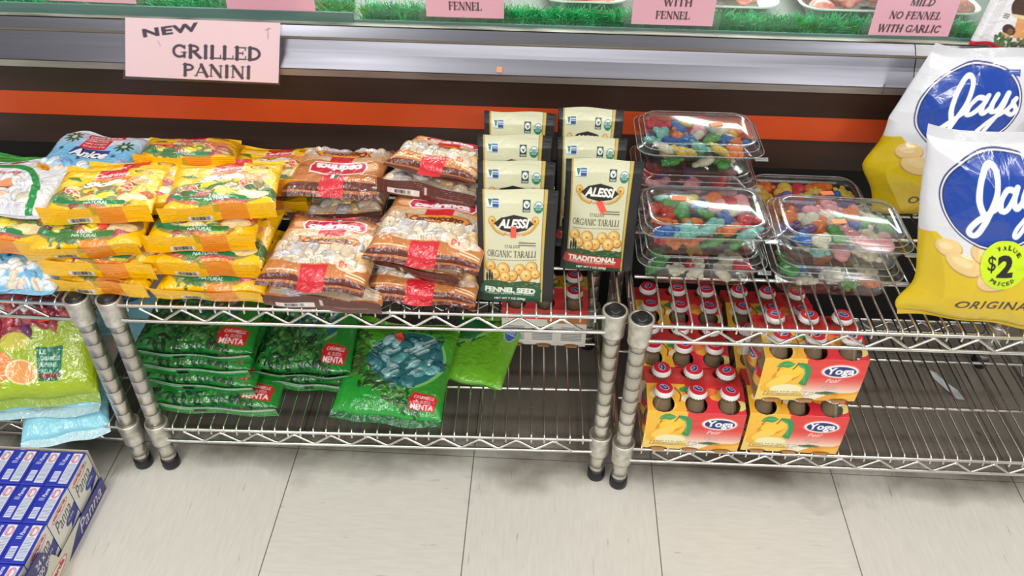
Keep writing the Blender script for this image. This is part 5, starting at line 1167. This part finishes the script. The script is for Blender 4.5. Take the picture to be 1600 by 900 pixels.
c.poly([(0, 34), (60, 37), (96, 44), (116, 58), (124, 74), (122, 88), (0, 88)], (44, 40, 112)); c.text('24 x', 82, 66, 24, 12, (232, 232, 236), .02); c.text('200 ml', 76, 50, 36, 12, (232, 232, 236), .02)
LW = .275
def wall_r(u, v):
    h = .032+.056*np.clip((.46-u)/.10, 0, 1)**.8; z = v*h; return np.stack([.003+.002*z/.05+.0*u, -LW+u*LW+.001, z+.0003], -1)
u, v = np.meshgrid(np.linspace(0, 1, 330), np.linspace(0, 1, 110)); Q = wall_r(u, v)
o = link('tray_side', np_mesh('tray_side', Q.reshape(-1, 3), gridf(330, 110), BOARD, True, c.sample(u, Q[..., 2]/.088).reshape(-1, 3)), tr); shell(o, .0018)
b = MB(); b.box((-.226, -LW, 0), (.003, .002, .0012)); b.box((-.226, .001, 0), (.001, .003, .097)); b.box((-.2275, -LW, 0), (-.2255, .002, .06)); b.build('tray_base', noisy('grey_board', (196, 186, 166), (176, 166, 146), .7, 0, (40, 40, 40)), tr)
c2 = Cv(226, 60, 1.2, (44, 44, 124)); c2.text('Panna', 60, 14, 90, 34, (232, 228, 240), .0, .35)
o = sheet('tray_front', c2, flat((-.226, -LW, 0), (.229, 0, 0), (0, 0, .06)), 100, 40, BOARD, tr); shell(o, .0018)

# ------------------------------------------------------------------ mushroom packet at the right edge of the ledge
c = Cv(110, 150, 1.5, (240, 238, 240)); X = lambda x: (x-300)/900*110; Y = lambda y: (800-y)/900*98
c.rect(0, 0, 110, 8, (214, 30, 50)); c.ell(64, 66, 34, 22, (74, 44, 36), -.05); c.poly([(30, 52), (100, 58), (100, 44), (30, 46)], (240, 238, 240)); c.poly([(33, 52), (60, 60), (104, 60), (100, 54), (44, 50)], (236, 216, 160)); c.poly([(48, 52), (90, 56), (88, 24), (54, 24)], (226, 160, 100))
c.rect(60, 74, 110, 84, (214, 30, 50)); c.ell(44, 32, 11, 7.5, (60, 38, 32)); c.ell(47, 31, 5, 4.5, (130, 82, 66)); c.ell(42, 22, 11, 4.5, (216, 170, 110))
R = random.Random(4)
for i in range(70): x = R.uniform(28, 108); c.ell(x, R.uniform(8, 22), 4, 2.2, R.choice([(60, 100, 60), (80, 120, 70), (44, 76, 48), (120, 110, 60)]), R.uniform(0, PI))
for k in range(7): c.line([(9+k*1.8, 10), (10+k*1.8, 148)], .5, (196, 194, 200))
c.lines(26, 44, 34, 52, 3, (60, 60, 70))
pk = pillow(.11, .15, .010, .008, c, plain((230, 228, 230)), 150, 190, 81, None, (.008, .1, plain((214, 30, 50))), wr=.0008)
stand(pk, 'dried_mushroom_packet', 'white mushroom packet with a red bottom edge, standing on the ledge at the right', 'food packet', None, 1.206, .268, .6135, .0, .06, roll=-.12, st=[(.72, .28, .014, .020, 0, REDST)])

# ------------------------------------------------------------------ litter under the right unit
b = MB(); q = [(-.010, .04), (.004, .034), (.014, .006), (.030, -.012), (.034, -.034), (.020, -.036), (.008, -.012), (-.004, .016)]
b.add([(x, y, .0012+.003*abs(math.sin(x*90))) for x, y in q], [tuple(range(len(q)))[::-1]]); o = b.build('plastic_scrap', mat('pale_scrap', (206, 208, 212), .4)); o.location = (1.27, .145, 0); s_ = o.modifiers.new('thick', 'SOLIDIFY'); s_.thickness = .0008
tag(o, 'torn pale plastic scrap lying on the dirty floor under the right shelf unit', 'litter')
